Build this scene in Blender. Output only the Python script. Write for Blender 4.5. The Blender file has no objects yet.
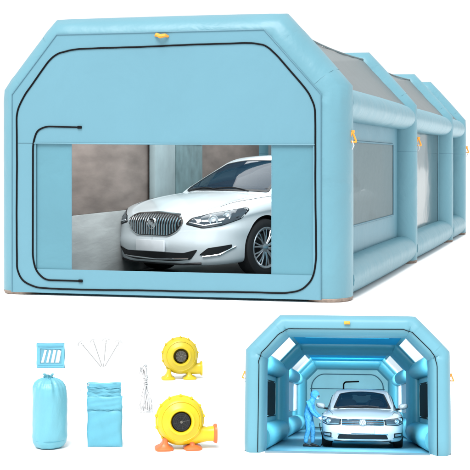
import bpy, bmesh, math, random
from mathutils import Vector, Matrix
from mathutils.bvhtree import BVHTree
from math import sin, cos, pi, radians, atan2, sqrt

random.seed(7)
scene = bpy.context.scene
COL = scene.collection

# ------------------------------------------------------------------ camera, light
F = 1369.0          # focal length in units of 1/470 of the picture
CH = 1.5            # camera height
HY = 160.0          # horizon row (of 470)
cam = bpy.data.cameras.new('camera')
camo = bpy.data.objects.new('camera', cam)
COL.objects.link(camo)
camo.location = (0, 0, CH)
camo.rotation_euler = (radians(90), 0, 0)
cam.sensor_width = 36.0
cam.lens = F / 470 * 36
cam.shift_y = -(235 - HY) / 470
cam.clip_start = 0.1
cam.clip_end = 3000
scene.camera = camo

world = bpy.data.worlds.new('World')
scene.world = world
world.use_nodes = True
world.node_tree.nodes['Background'].inputs[0].default_value = (0.98, 0.99, 1.0, 1)
world.node_tree.nodes['Background'].inputs[1].default_value = 0.72

sl = bpy.data.lights.new('studio_key', 'SUN')
sl.energy = 3.3
sl.angle = radians(35)
sl.color = (1.0, 0.985, 0.96)
so = bpy.data.objects.new('studio_key', sl)
COL.objects.link(so)
so.rotation_euler = (radians(34), 0, radians(-20))     # high, from behind the camera

def area_lamp(name, loc, rot, sx, sy, power):
    l = bpy.data.lights.new(name, 'AREA')
    l.shape = 'RECTANGLE'
    l.size, l.size_y, l.energy = sx, sy, power
    o = bpy.data.objects.new(name, l)
    COL.objects.link(o)
    o.location = loc
    o.rotation_euler = rot
    return o

scene.view_settings.view_transform = 'Standard'
scene.view_settings.look = 'None'
scene.view_settings.gamma = 1
scene.view_settings.exposure = 0.57
scene.cycles.max_bounces = 12
scene.cycles.diffuse_bounces = 6
scene.cycles.transparent_max_bounces = 12

# ------------------------------------------------------------------ materials
def s2l(c):
    return tuple(((v / 255) / 12.92 if v / 255 <= 0.04045 else ((v / 255 + 0.055) / 1.055) ** 2.4) for v in c)

def mat(name, col, rough=0.5, metal=0.0, var=0.0, vscale=4.0, bump=0.0, bscale=30.0, bdist=0.02,
        alpha=1.0, coat=0.0, spec=0.5, sheen=0.0, bump2=0.0, b2scale=5.0, trans=0.0, vstretch=None, crease=0.0, cscale=1.5):
    m = bpy.data.materials.new(name)
    m.use_nodes = True
    nt = m.node_tree
    b = nt.nodes['Principled BSDF']
    b.inputs['Base Color'].default_value = (*col, 1)
    b.inputs['Roughness'].default_value = rough
    b.inputs['Metallic'].default_value = metal
    b.inputs['Specular IOR Level'].default_value = spec
    b.inputs['Coat Weight'].default_value = coat
    b.inputs['Coat Roughness'].default_value = 0.04
    b.inputs['Alpha'].default_value = alpha
    b.inputs['Sheen Weight'].default_value = sheen
    tc = nt.nodes.new('ShaderNodeTexCoord')
    src = tc.outputs['Object']
    if vstretch:
        mp = nt.nodes.new('ShaderNodeMapping')
        mp.inputs['Scale'].default_value = vstretch
        nt.links.new(src, mp.inputs[0])
        src = mp.outputs[0]
    if var:
        n = nt.nodes.new('ShaderNodeTexNoise')
        n.inputs['Scale'].default_value = vscale
        n.inputs['Detail'].default_value = 5
        nt.links.new(src, n.inputs['Vector'])
        r = nt.nodes.new('ShaderNodeValToRGB')
        r.color_ramp.elements[0].position = 0.3
        r.color_ramp.elements[1].position = 0.7
        r.color_ramp.elements[0].color = (*[max(0, c * (1 - var)) for c in col], 1)
        r.color_ramp.elements[1].color = (*[min(1, c * (1 + var)) for c in col], 1)
        nt.links.new(n.outputs['Fac'], r.inputs[0])
        nt.links.new(r.outputs[0], b.inputs['Base Color'])
    last = None
    for st, sc, di in ((bump, bscale, bdist), (bump2, b2scale, bdist * 4), (crease, cscale, bdist * 3)):
        if st:
            n = nt.nodes.new('ShaderNodeTexNoise')
            n.inputs['Scale'].default_value = sc
            n.inputs['Detail'].default_value = 4
            n.inputs['Distortion'].default_value = 0.6
            if di == bdist * 3:
                n.noise_type = 'RIDGED_MULTIFRACTAL'
                n.inputs['Detail'].default_value = 2
            nt.links.new(src, n.inputs['Vector'])
            bp = nt.nodes.new('ShaderNodeBump')
            bp.inputs['Strength'].default_value = st
            bp.inputs['Distance'].default_value = di
            nt.links.new(n.outputs['Fac'], bp.inputs['Height'])
            if last:
                nt.links.new(last, bp.inputs['Normal'])
            last = bp.outputs[0]
    if last:
        nt.links.new(last, b.inputs['Normal'])
    if trans:                                   # thin cloth that lets light through
        t = nt.nodes.new('ShaderNodeBsdfTranslucent')
        t.inputs[0].default_value = (*col, 1)
        mx = nt.nodes.new('ShaderNodeMixShader')
        mx.inputs[0].default_value = trans
        nt.links.new(b.outputs[0], mx.inputs[1])
        nt.links.new(t.outputs[0], mx.inputs[2])
        nt.links.new(mx.outputs[0], nt.nodes['Material Output'].inputs[0])
    return m

def film(name, col, clear, rough=0.15, bump=0.3, gloss=0.5, bscale=4):
    """see-through film: part clear, part tinted diffuse/gloss"""
    m = bpy.data.materials.new(name)
    m.use_nodes = True
    nt = m.node_tree
    b = nt.nodes['Principled BSDF']
    b.inputs['Base Color'].default_value = (*col, 1)
    b.inputs['Roughness'].default_value = rough
    b.inputs['Specular IOR Level'].default_value = gloss
    tc = nt.nodes.new('ShaderNodeTexCoord')
    n = nt.nodes.new('ShaderNodeTexNoise'); n.inputs['Scale'].default_value = bscale
    n.inputs['Detail'].default_value = 3
    nt.links.new(tc.outputs['Object'], n.inputs['Vector'])
    bp = nt.nodes.new('ShaderNodeBump'); bp.inputs['Strength'].default_value = bump
    bp.inputs['Distance'].default_value = 0.05
    nt.links.new(n.outputs['Fac'], bp.inputs['Height'])
    nt.links.new(bp.outputs[0], b.inputs['Normal'])
    t = nt.nodes.new('ShaderNodeBsdfTransparent')
    mx = nt.nodes.new('ShaderNodeMixShader')
    mx.inputs[0].default_value = clear
    nt.links.new(b.outputs[0], mx.inputs[1])
    nt.links.new(t.outputs[0], mx.inputs[2])
    nt.links.new(mx.outputs[0], nt.nodes['Material Output'].inputs[0])
    return m

BLUE = (0.106, 0.250, 0.310)
M = {}
M['ground'] = mat('white_ground', (0.92, 0.92, 0.92), 0.9, spec=0.0, bump=0.05, bscale=3)
M['fabric'] = mat('blue_fabric', BLUE, 0.42, var=0.03, vscale=1.2, bump=0.12, bscale=11, bdist=0.012, bump2=0.55, b2scale=1.9, crease=0.35, cscale=1.8, spec=0.35)
M['panel'] = mat('blue_panel_fabric', (0.104, 0.240, 0.304), 0.5, var=0.035, vscale=0.8, bump=0.10, bscale=7, bdist=0.012, bump2=0.75, b2scale=1.3, crease=0.4, cscale=1.1, spec=0.3, vstretch=(1, 1, 0.6))
M['flap_shaded'] = mat('shaded_flap_fabric', (0.080, 0.210, 0.265), 0.5, var=0.05, vscale=0.9, bump=0.10, bscale=7, bdist=0.012, bump2=0.75, b2scale=1.3, spec=0.3, crease=0.4, cscale=1.4)  # panel cloth made darker, shade on the doors put into the colour
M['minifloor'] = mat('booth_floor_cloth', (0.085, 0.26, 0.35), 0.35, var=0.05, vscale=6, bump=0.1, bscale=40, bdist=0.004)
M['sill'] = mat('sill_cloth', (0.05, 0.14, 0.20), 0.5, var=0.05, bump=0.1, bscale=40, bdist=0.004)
M['roof'] = mat('blue_roof_fabric', (0.45, 0.58, 0.62), 0.6, var=0.04, bump=0.1, bscale=8, trans=0.65)
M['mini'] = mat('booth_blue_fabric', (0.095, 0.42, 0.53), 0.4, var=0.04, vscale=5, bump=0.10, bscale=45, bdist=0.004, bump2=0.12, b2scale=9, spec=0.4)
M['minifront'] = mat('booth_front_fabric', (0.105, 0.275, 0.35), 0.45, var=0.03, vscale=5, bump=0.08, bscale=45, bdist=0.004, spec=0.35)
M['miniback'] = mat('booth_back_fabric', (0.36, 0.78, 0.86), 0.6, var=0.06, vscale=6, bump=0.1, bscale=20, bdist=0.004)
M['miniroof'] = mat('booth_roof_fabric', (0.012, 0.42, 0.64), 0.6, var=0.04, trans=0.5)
M['zip'] = mat('black_zip', (0.004, 0.004, 0.005), 0.7, spec=0.1)
M['base'] = mat('brown_base', (0.22, 0.17, 0.14), 0.8, var=0.3, vscale=20)
M['seam'] = mat('seam_blue', (0.075, 0.19, 0.25), 0.6, var=0.05)
M['mesh'] = film('grey_mesh', (0.125, 0.175, 0.19), 0.10, 0.6, 0.3, 0.2)
M['skymesh'] = film('grey_skylight_mesh', (0.12, 0.14, 0.145), 0.06, 0.38, 0.4, 0.18, 1.2)
M['clear'] = film('clear_film', (0.10, 0.11, 0.11), 0.45, 0.12, 0.2, 0.9, 1.3)
M['orange'] = mat('orange_webbing', (0.75, 0.30, 0.03), 0.6, bump=0.2, bscale=120, bdist=0.002)
M['cord'] = mat('white_cord', (0.52, 0.52, 0.53), 0.7, bump=0.5, bscale=400, bdist=0.001)
M['grey_floor'] = mat('grey_floor', (0.10, 0.115, 0.12), 0.45, var=0.2, vscale=2.5, bump=0.08, bscale=30)
M['brown'] = mat('brown_wall', (0.165, 0.135, 0.12), 0.9, var=0.26, vscale=3.6, bump=0.15, bscale=9, bdist=0.02, vstretch=(1, 0.35, 1.4))
M['greywall'] = mat('grey_wall', (0.31, 0.33, 0.33), 0.8, var=0.22, vscale=3, bump=0.2, bscale=9, vstretch=(1, 0.3, 1.6))
M['pillar'] = mat('pale_pillar', (0.24, 0.31, 0.325), 0.7, var=0.12, vscale=3, bump=0.1, bscale=10)
M['teal'] = mat('teal_board', (0.12, 0.20, 0.215), 0.7, var=0.25, vscale=4, bump=0.1, bscale=10)
M['paint'] = mat('white_car_paint', (0.62, 0.685, 0.715), 0.22, var=0.0, coat=0.6, spec=0.5)
M['glass'] = film('car_glass', (0.008, 0.024, 0.045), 0.25, 0.04, 0.0, 0.3)
M['trim'] = mat('dark_trim', (0.010, 0.013, 0.018), 0.6, bump=0.1, bscale=80, bdist=0.002)
M['seat'] = mat('grey_seat', (0.10, 0.12, 0.125), 0.7, bump=0.2, bscale=60, bdist=0.003)
M['black'] = mat('black_plastic', (0.008, 0.009, 0.011), 0.45, bump=0.1, bscale=200, bdist=0.001)
M['chrome'] = mat('chrome', (0.62, 0.65, 0.67), 0.14, metal=1.0)
M['alloy'] = mat('alloy', (0.66, 0.69, 0.72), 0.28, metal=1.0, var=0.03)
M['tyre'] = mat('tyre_rubber', (0.012, 0.013, 0.015), 0.7, bump=0.3, bscale=60, bdist=0.004)
M['lens'] = mat('lamp_lens', (0.05, 0.065, 0.08), 0.08, spec=0.7, coat=0.5)
M['lamp'] = mat('lamp_bowl', (0.75, 0.8, 0.84), 0.12, metal=0.7)
M['plate'] = mat('plate_white', (0.70, 0.74, 0.77), 0.5, var=0.05, vscale=8)
M['yellow'] = mat('yellow_plastic', (0.60, 0.43, 0.008), 0.38, var=0.03, vscale=10, bump=0.04, bscale=120, bdist=0.002)
M['yellow_dark'] = mat('olive_yellow_plastic', (0.47, 0.355, 0.010), 0.42, var=0.03, vscale=10, bump=0.04, bscale=120, bdist=0.002)
M['orange_p'] = mat('orange_plastic', (0.58, 0.13, 0.035), 0.4, var=0.03, vscale=10)
M['guard'] = mat('grey_guard', (0.10, 0.095, 0.08), 0.5)
M['guard_black'] = mat('black_guard', (0.012, 0.013, 0.014), 0.45)
M['bag'] = mat('turquoise_nylon', (0.115, 0.34, 0.42), 0.38, var=0.05, vscale=9, bump=0.22, bscale=30, bdist=0.006, bump2=0.25, b2scale=11, spec=0.4, vstretch=(1.4, 1.4, 0.5))
M['bagflat'] = mat('turquoise_cloth', (0.085, 0.31, 0.41), 0.5, var=0.05, vscale=14, bump=0.2, bscale=45, bdist=0.004)
M['bagdark'] = mat('turquoise_hem', (0.045, 0.23, 0.32), 0.55, var=0.08, vscale=20)
M['pouch'] = mat('pouch_blue', (0.10, 0.33, 0.45), 0.4, var=0.05, vscale=20, bump=0.1, bscale=60, bdist=0.003)
M['pouchwin'] = film('pouch_window', (0.16, 0.38, 0.47), 0.72, 0.1, 0.15, 0.6, 12)
M['white'] = mat('white_plastic', (0.78, 0.80, 0.81), 0.5)
M['peg'] = mat('galvanised_peg', (0.30, 0.31, 0.32), 0.4, metal=0.3)
M['suit'] = mat('blue_coverall', (0.06, 0.34, 0.66), 0.6, var=0.03, vscale=8, bump=0.35, bscale=14, bdist=0.02, bump2=0.3, b2scale=9)
M['mask'] = mat('pale_mask', (0.28, 0.52, 0.66), 0.5)
M['skyvinyl'] = mat('white_vinyl', (0.85, 0.87, 0.88), 0.4, trans=0.85)
M['peghead'] = mat('peg_head', (0.42, 0.43, 0.44), 0.45, var=0.1, vscale=60)
M['skin'] = mat('skin', (0.45, 0.28, 0.2), 0.5)
M['shoe'] = mat('black_shoe', (0.01, 0.012, 0.016), 0.5)

# ------------------------------------------------------------------ helpers
def obj(name, bm, m, parent=None, smooth=True, angle=40):
    me = bpy.data.meshes.new(name)
    bmesh.ops.recalc_face_normals(bm, faces=bm.faces)
    bm.to_mesh(me)
    bm.free()
    o = bpy.data.objects.new(name, me)
    COL.objects.link(o)
    if m:
        me.materials.append(m)
    if smooth:
        for p in me.polygons:
            p.use_smooth = True
        me.set_sharp_from_angle(angle=radians(angle))
    if parent:
        o.parent = parent
    return o

def thing(name, label, cat, loc=(0, 0, 0), rz=0, group=None):
    o = bpy.data.objects.new(name, None)
    COL.objects.link(o)
    o.location = loc
    o.rotation_euler = (0, 0, rz)
    o['label'] = label
    o['category'] = cat
    if group:
        o['group'] = group
    return o

def box(bm, c, d, bev=0.0, rot=None):
    r = bmesh.ops.create_cube(bm, size=1.0)
    vs = r['verts']
    bmesh.ops.scale(bm, vec=d, verts=vs)
    if bev:
        es = list({e for v in vs for e in v.link_edges})
        q = bmesh.ops.bevel(bm, geom=es, offset=bev, segments=2, affect='EDGES', profile=0.5)
        vs = list({v for f in q['faces'] for v in f.verts} | {v for v in vs if v.is_valid})
    if rot is not None:
        bmesh.ops.rotate(bm, cent=(0, 0, 0), matrix=rot, verts=vs)
    bmesh.ops.translate(bm, vec=c, verts=vs)
    return vs

def tube(bm, pts, r, n=8, closed=False, rads=None):
    pts = [Vector(p) for p in pts]
    N = len(pts)
    rings = []
    prev = None
    for i, p in enumerate(pts):
        a = pts[(i - 1) % N] if (closed or i > 0) else p
        b = pts[(i + 1) % N] if (closed or i < N - 1) else p
        d = (b - a)
        if d.length < 1e-9:
            d = Vector((0, 0, 1))
        d.normalize()
        if prev is None:
            up = Vector((0, 0, 1)) if abs(d.z) < 0.9 else Vector((1, 0, 0))
            s = d.cross(up).normalized()
        else:
            s = (prev - d * prev.dot(d))
            s = s.normalized() if s.length > 1e-6 else d.orthogonal().normalized()
        prev = s
        t = d.cross(s)
        rr = rads[i] if rads else r
        rings.append([bm.verts.new(p + (s * cos(2 * pi * k / n) + t * sin(2 * pi * k / n)) * rr) for k in range(n)])
    M_ = N if closed else N - 1
    for i in range(M_):
        A, B = rings[i], rings[(i + 1) % N]
        for k in range(n):
            bm.faces.new((A[k], A[(k + 1) % n], B[(k + 1) % n], B[k]))
    if not closed:
        bm.faces.new(rings[0][::-1])
        bm.faces.new(rings[-1])

def loft(bm, rings, cap=True):
    vs = [[bm.verts.new(p) for p in r] for r in rings]
    n = len(vs[0])
    for A, B in zip(vs, vs[1:]):
        for k in range(n):
            bm.faces.new((A[k], A[(k + 1) % n], B[(k + 1) % n], B[k]))
    if cap:
        bm.faces.new(vs[0][::-1])
        bm.faces.new(vs[-1])
    return vs

def lathe(bm, prof, n=48, axis='Z', c=(0, 0, 0)):
    """prof: list of (radius, height) ; closed ends when radius 0"""
    rings = []
    for r, h in prof:
        if r < 1e-6:
            rings.append([bm.verts.new(ax(0, 0, h, axis, c))])
        else:
            rings.append([bm.verts.new(ax(r * cos(2 * pi * k / n), r * sin(2 * pi * k / n), h, axis, c)) for k in range(n)])
    for A, B in zip(rings, rings[1:]):
        for k in range(n):
            k2 = (k + 1) % n
            if len(A) == 1 and len(B) == 1:
                continue
            if len(A) == 1:
                bm.faces.new((A[0], B[k2], B[k]))
            elif len(B) == 1:
                bm.faces.new((A[k], A[k2], B[0]))
            else:
                bm.faces.new((A[k], A[k2], B[k2], B[k]))

def ax(a, b, h, axis, c):
    if axis == 'Z':
        p = (a, b, h)
    elif axis == 'Y':
        p = (a, h, b)
    else:
        p = (h, a, b)
    return Vector((p[0] + c[0], p[1] + c[1], p[2] + c[2]))

def superell(m, n):
    out = []
    for k in range(n):
        f = 2 * pi * k / n
        c, s = cos(f), sin(f)
        out.append((math.copysign(abs(c) ** (2 / m), c), math.copysign(abs(s) ** (2 / m), s)))
    return out

def round_poly(pts, r, closed=False, seg=6):
    pts = [Vector(p) for p in pts]
    out = []
    N = len(pts)
    for i, p in enumerate(pts):
        if not closed and i in (0, N - 1):
            out.append(p)
            continue
        a, b = pts[(i - 1) % N], pts[(i + 1) % N]
        da, db = (a - p), (b - p)
        rr = min(r, da.length * 0.45, db.length * 0.45)
        A, B = p + da.normalized() * rr, p + db.normalized() * rr
        for k in range(seg + 1):
            t = k / seg
            out.append(A * (1 - t) ** 2 + p * 2 * t * (1 - t) + B * t * t)
    return out

def fill_poly(bm, loops):
    """planar polygon with holes; loops = lists of 3-D points"""
    edges = []
    for lp in loops:
        vs = [bm.verts.new(p) for p in lp]
        for i in range(len(vs)):
            edges.append(bm.edges.new((vs[i], vs[(i + 1) % len(vs)])))
    r = bmesh.ops.triangle_fill(bm, use_beauty=True, use_dissolve=False, edges=edges)
    return [f for f in r['geom'] if isinstance(f, bmesh.types.BMFace)]

def slab(bm, loops, thick):
    fs = fill_poly(bm, loops)
    bmesh.ops.recalc_face_normals(bm, faces=fs)
    r = bmesh.ops.extrude_face_region(bm, geom=fs)
    vs = [g for g in r['geom'] if isinstance(g, bmesh.types.BMVert)]
    bmesh.ops.translate(bm, vec=thick, verts=vs)

def floor_px(x, y):
    d = F * CH / (y - HY)
    return Vector(((x - 235) / F * d, d, 0))

def cr(pts, x):
    """piecewise smooth interpolation of (x,v) pairs"""
    if x <= pts[0][0]:
        return pts[0][1]
    if x >= pts[-1][0]:
        return pts[-1][1]
    for i in range(len(pts) - 1):
        if pts[i][0] <= x <= pts[i + 1][0]:
            x0, y0 = pts[i]
            x1, y1 = pts[i + 1]
            m0 = (y1 - pts[i - 1][1]) / (x1 - pts[i - 1][0]) if i > 0 else (y1 - y0) / (x1 - x0)
            m1 = (pts[i + 2][1] - y0) / (pts[i + 2][0] - x0) if i + 2 < len(pts) else (y1 - y0) / (x1 - x0)
            h = x1 - x0
            t = (x - x0) / h
            return ((2 * t ** 3 - 3 * t * t + 1) * y0 + (t ** 3 - 2 * t * t + t) * h * m0 +
                    (-2 * t ** 3 + 3 * t * t) * y1 + (t ** 3 - t * t) * h * m1)

def catmull(pts, per=5):
    out = []
    P = [pts[0]] + list(pts) + [pts[-1]]
    for i in range(1, len(P) - 2):
        a, b, c, d = [Vector(q) for q in P[i - 1:i + 3]]
        for k in range(per):
            t = k / per
            out.append(0.5 * ((2 * b) + (c - a) * t + (2 * a - 5 * b + 4 * c - d) * t * t + (3 * b - a - 3 * c + d) * t ** 3))
    out.append(Vector(pts[-1]))
    return out

# ------------------------------------------------------------------ inflatable arch
def arch_bm(poly, a, b, tc, n=72, m=2.15, pinch=0.95, bulge=0.012, ripple=1.0):
    """poly: OUTER outline [(s,z)...] from left foot to right foot"""
    P = [Vector(p) for p in poly]
    # inset to centre line
    def norm(d):
        return Vector((d.y, -d.x))          # inward for a path left foot -> up -> right foot
    segs = [(P[i + 1] - P[i]).normalized() for i in range(len(P) - 1)]
    C = []
    for i, p in enumerate(P):
        if i == 0:
            C.append(p + norm(segs[0]) * a)
        elif i == len(P) - 1:
            C.append(p + norm(segs[-1]) * a)
        else:
            n0, n1 = norm(segs[i - 1]), norm(segs[i])
            bi = (n0 + n1).normalized()
            C.append(p + bi * (a / bi.dot(n0)))
    se = superell(m, n)
    bm = bmesh.new()
    rings = []
    cnt = [0]
    def ring(c, nv, sc_n, sc_t, rip=0.0):
        cnt[0] += 1
        out_ = []
        for k_, q in enumerate(se):
            f_ = 2 * pi * k_ / n
            w_ = 1 + rip * (sin(9 * f_ + cnt[0] * 0.5) + 0.7 * sin(14 * f_ + 2.0)) * 0.6
            out_.append(Vector((c.x + nv.x * a * q[0] * sc_n * w_, tc + b * q[1] * sc_t * w_, c.y + nv.y * a * q[0] * sc_n * w_)))
        return out_
    for i in range(len(C)):
        if i == 0:
            d = segs[0]
            nv = norm(d)
            for h, s in ((0, 0.90), (0.015, 0.965), (0.05, 1.0)):
                rings.append(ring(C[0] + d * h, nv, s, s))
            continue
        L = (C[i] - C[i - 1]).length
        d = segs[i - 1]
        nv = norm(d)
        for f in ((0.16, 0.3, 0.4, 0.5, 0.6, 0.7, 0.84) if L > 3 * a else (0.3, 0.5, 0.7)):
            k = 1 + bulge * sin(pi * f)
            rings.append(ring(C[i - 1] + d * L * f, nv, k, k))
        if i < len(C) - 1:
            e = min(0.35 * a, L * 0.15)
            for m_, am in ((2.4, 0.004), (1.5, 0.012), (0.8, 0.02)):
                rings.append(ring(C[i] - d * e * m_, nv, 1.0, 1.0, am * ripple))
            n1 = norm(segs[i])
            bi = (nv + n1).normalized()
            rings.append(ring(C[i], bi, 1 / bi.dot(nv) * 0.985, pinch))
            for m_, am in ((0.8, 0.02), (1.5, 0.012), (2.4, 0.004)):
                rings.append(ring(C[i] + segs[i] * e * m_, n1, 1.0, 1.0, am * ripple))
        else:
            for h, s in ((0.05, 1.0), (0.015, 0.965), (0, 0.90)):
                rings.append(ring(C[i] - d * h, nv, s, s))
    loft(bm, rings)
    return bm, C

def htube_bm(p0, p1, ra, rb, n=24, dir2=(0, 0, 1), end=0.9, m=2.0, sag=0.0):
    """straight fat tube; ra across (perpendicular in plane), rb along dir2"""
    p0, p1 = Vector(p0), Vector(p1)
    d = (p1 - p0).normalized()
    up = Vector(dir2)
    s = d.cross(up).normalized()
    L = (p1 - p0).length
    se = superell(m, n)
    rings = []
    for f, k in ((0, end), (0.04, 0.97), (0.15, 1), (0.5, 1.02), (0.85, 1), (0.96, 0.97), (1, end)):
        c = p0 + d * L * f - up * sag * sin(pi * f)
        rings.append([c + s * ra * k * q[0] + up * rb * k * q[1] for q in se])
    bm = bmesh.new()
    loft(bm, rings)
    return bm

def rect_loop(plane, u0, u1, v0, v1, w):
    """rectangle loop on plane 'x' (x=w; u=y) or 'y' (y=w; u=x)"""
    if plane == 'x':
        return [(w, u0, v0), (w, u1, v0), (w, u1, v1), (w, u0, v1)]
    return [(u0, w, v0), (u1, w, v0), (u1, w, v1), (u0, w, v1)]

# ------------------------------------------------------------------ ground
MF = floor_px(347.2, 455.0)                    # foot of the small booth's front
MYAW = -atan2(112.5, F)
MTILT = -radians(10.0)
MW, MH = 1.063, 0.712
mu = Vector((sin(-MYAW), cos(MYAW), 0))
mw_ = Vector((cos(MYAW), sin(MYAW), 0))
def build_ground():
    bm = bmesh.new()
    hw, t0, t1 = MW / 2 - 0.004, 0.05, 6.2
    inner = [MF - mw_ * hw + mu * t0, MF + mw_ * hw + mu * t0, MF + mw_ * hw + mu * t1, MF - mw_ * hw + mu * t1]
    B = 900.0
    outer = [Vector((-B, -B, 0)), Vector((B, -B, 0)), Vector((B, B, 0)), Vector((-B, B, 0))]
    iv = [bm.verts.new(p) for p in inner]
    ov = [bm.verts.new(p) for p in outer]
    for k in range(4):
        bm.faces.new((ov[k], ov[(k + 1) % 4], iv[(k + 1) % 4], iv[k]))
    o = obj('ground', bm, M['ground'], smooth=False)
    o['kind'] = 'structure'
    # sloping bay let into the ground, in which the small booth stands
    bm = bmesh.new()
    T = 7.75
    def low(s, t):
        p = MF + mw_ * s + mu * t
        p.z = -t * math.tan(-MTILT) - 0.03
        return p
    def top(s, t):
        p = MF + mw_ * s + mu * t
        p.z = -0.004
        return p
    h2 = MW / 2 + 0.05
    pts = [top(-h2, -0.02), top(h2, -0.02), top(h2, T), top(-h2, T), low(-h2, -0.02), low(h2, -0.02), low(h2, T), low(-h2, T)]
    v = [bm.verts.new(p) for p in pts]
    for f in ((4, 5, 6, 7), (0, 4, 7, 3), (1, 2, 6, 5), (3, 7, 6, 2), (0, 1, 5, 4)):
        bm.faces.new([v[i] for i in f])
    o = obj('ramp', bm, M['ground'], smooth=False)
    o['kind'] = 'structure'
build_ground()

# ------------------------------------------------------------------ the large booth
W, H, SH = 3.98, 3.085, 2.30
CHX = 0.70
tu = Vector((594 - 235, F, 0)).normalized()
tw = Vector((tu.y, -tu.x, 0))
PR = floor_px(347, 303.5)                        # right front foot, outer edge
TC = PR - tw * (W / 2)                          # centre of the front at ground level
TRZ = atan2(tw.y, tw.x)
AA, BB = 0.25, 0.33

def front_pt(x, y, t=0.0):
    """local (s, t, z) of the point of the plane t seen at picture point x, y"""
    dx = (x - 235) / F
    dz = (HY - y) / F
    O = TC + tu * t
    # ray k*(dx,1): (ray - O).tu = 0
    k = O.dot(tu) / (dx * tu.x + tu.y)
    P = Vector((dx * k, k, 0))
    return Vector(((P - O).dot(tw), t, CH + dz * k))

def side_t(s0, x):
    """depth t at which the vertical plane s = s0 is seen at column x"""
    a = (x - 235) / F
    O = TC + tw * s0
    return (a * O.y - O.x) / (tu.x - a * tu.y)

OUT = [(-W / 2, 0), (-W / 2, SH), (-W / 2 + 0.64, H), (W / 2 - CHX, H), (W / 2, SH), (W / 2, 0)]

def strap_tab(parent, loc, size=0.12, rot=0.0):
    """orange triangular loop with a short white tie"""
    e = bpy.data.objects.new('tie_loop', None)
    bm = bmesh.new()
    s = size
    pts = round_poly([(0, 0, s * 0.55), (s * 0.42, -0.01, -s * 0.45), (-s * 0.38, -0.01, -s * 0.35)], s * 0.15, closed=True, seg=3)
    pts = [Vector((p.x * cos(rot), p.y + p.x * sin(rot), p.z)) for p in pts]
    tube(bm, pts, s * 0.10, 6, closed=True)
    box(bm, (0, 0.02, s * 0.55), (s * 0.35, 0.05, s * 0.25), s * 0.04)
    o = obj('tie_loop', bm, M['orange'], parent)
    o.location = loc
    bm = bmesh.new()
    tube(bm, [(0, -0.02, -s * 0.3), (s * 0.2, -0.03, -s * 0.75), (s * 0.02, -0.02, -s * 1.1)], s * 0.05, 6)
    obj('cord', bm, M['cord'], o)
    return o

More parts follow.
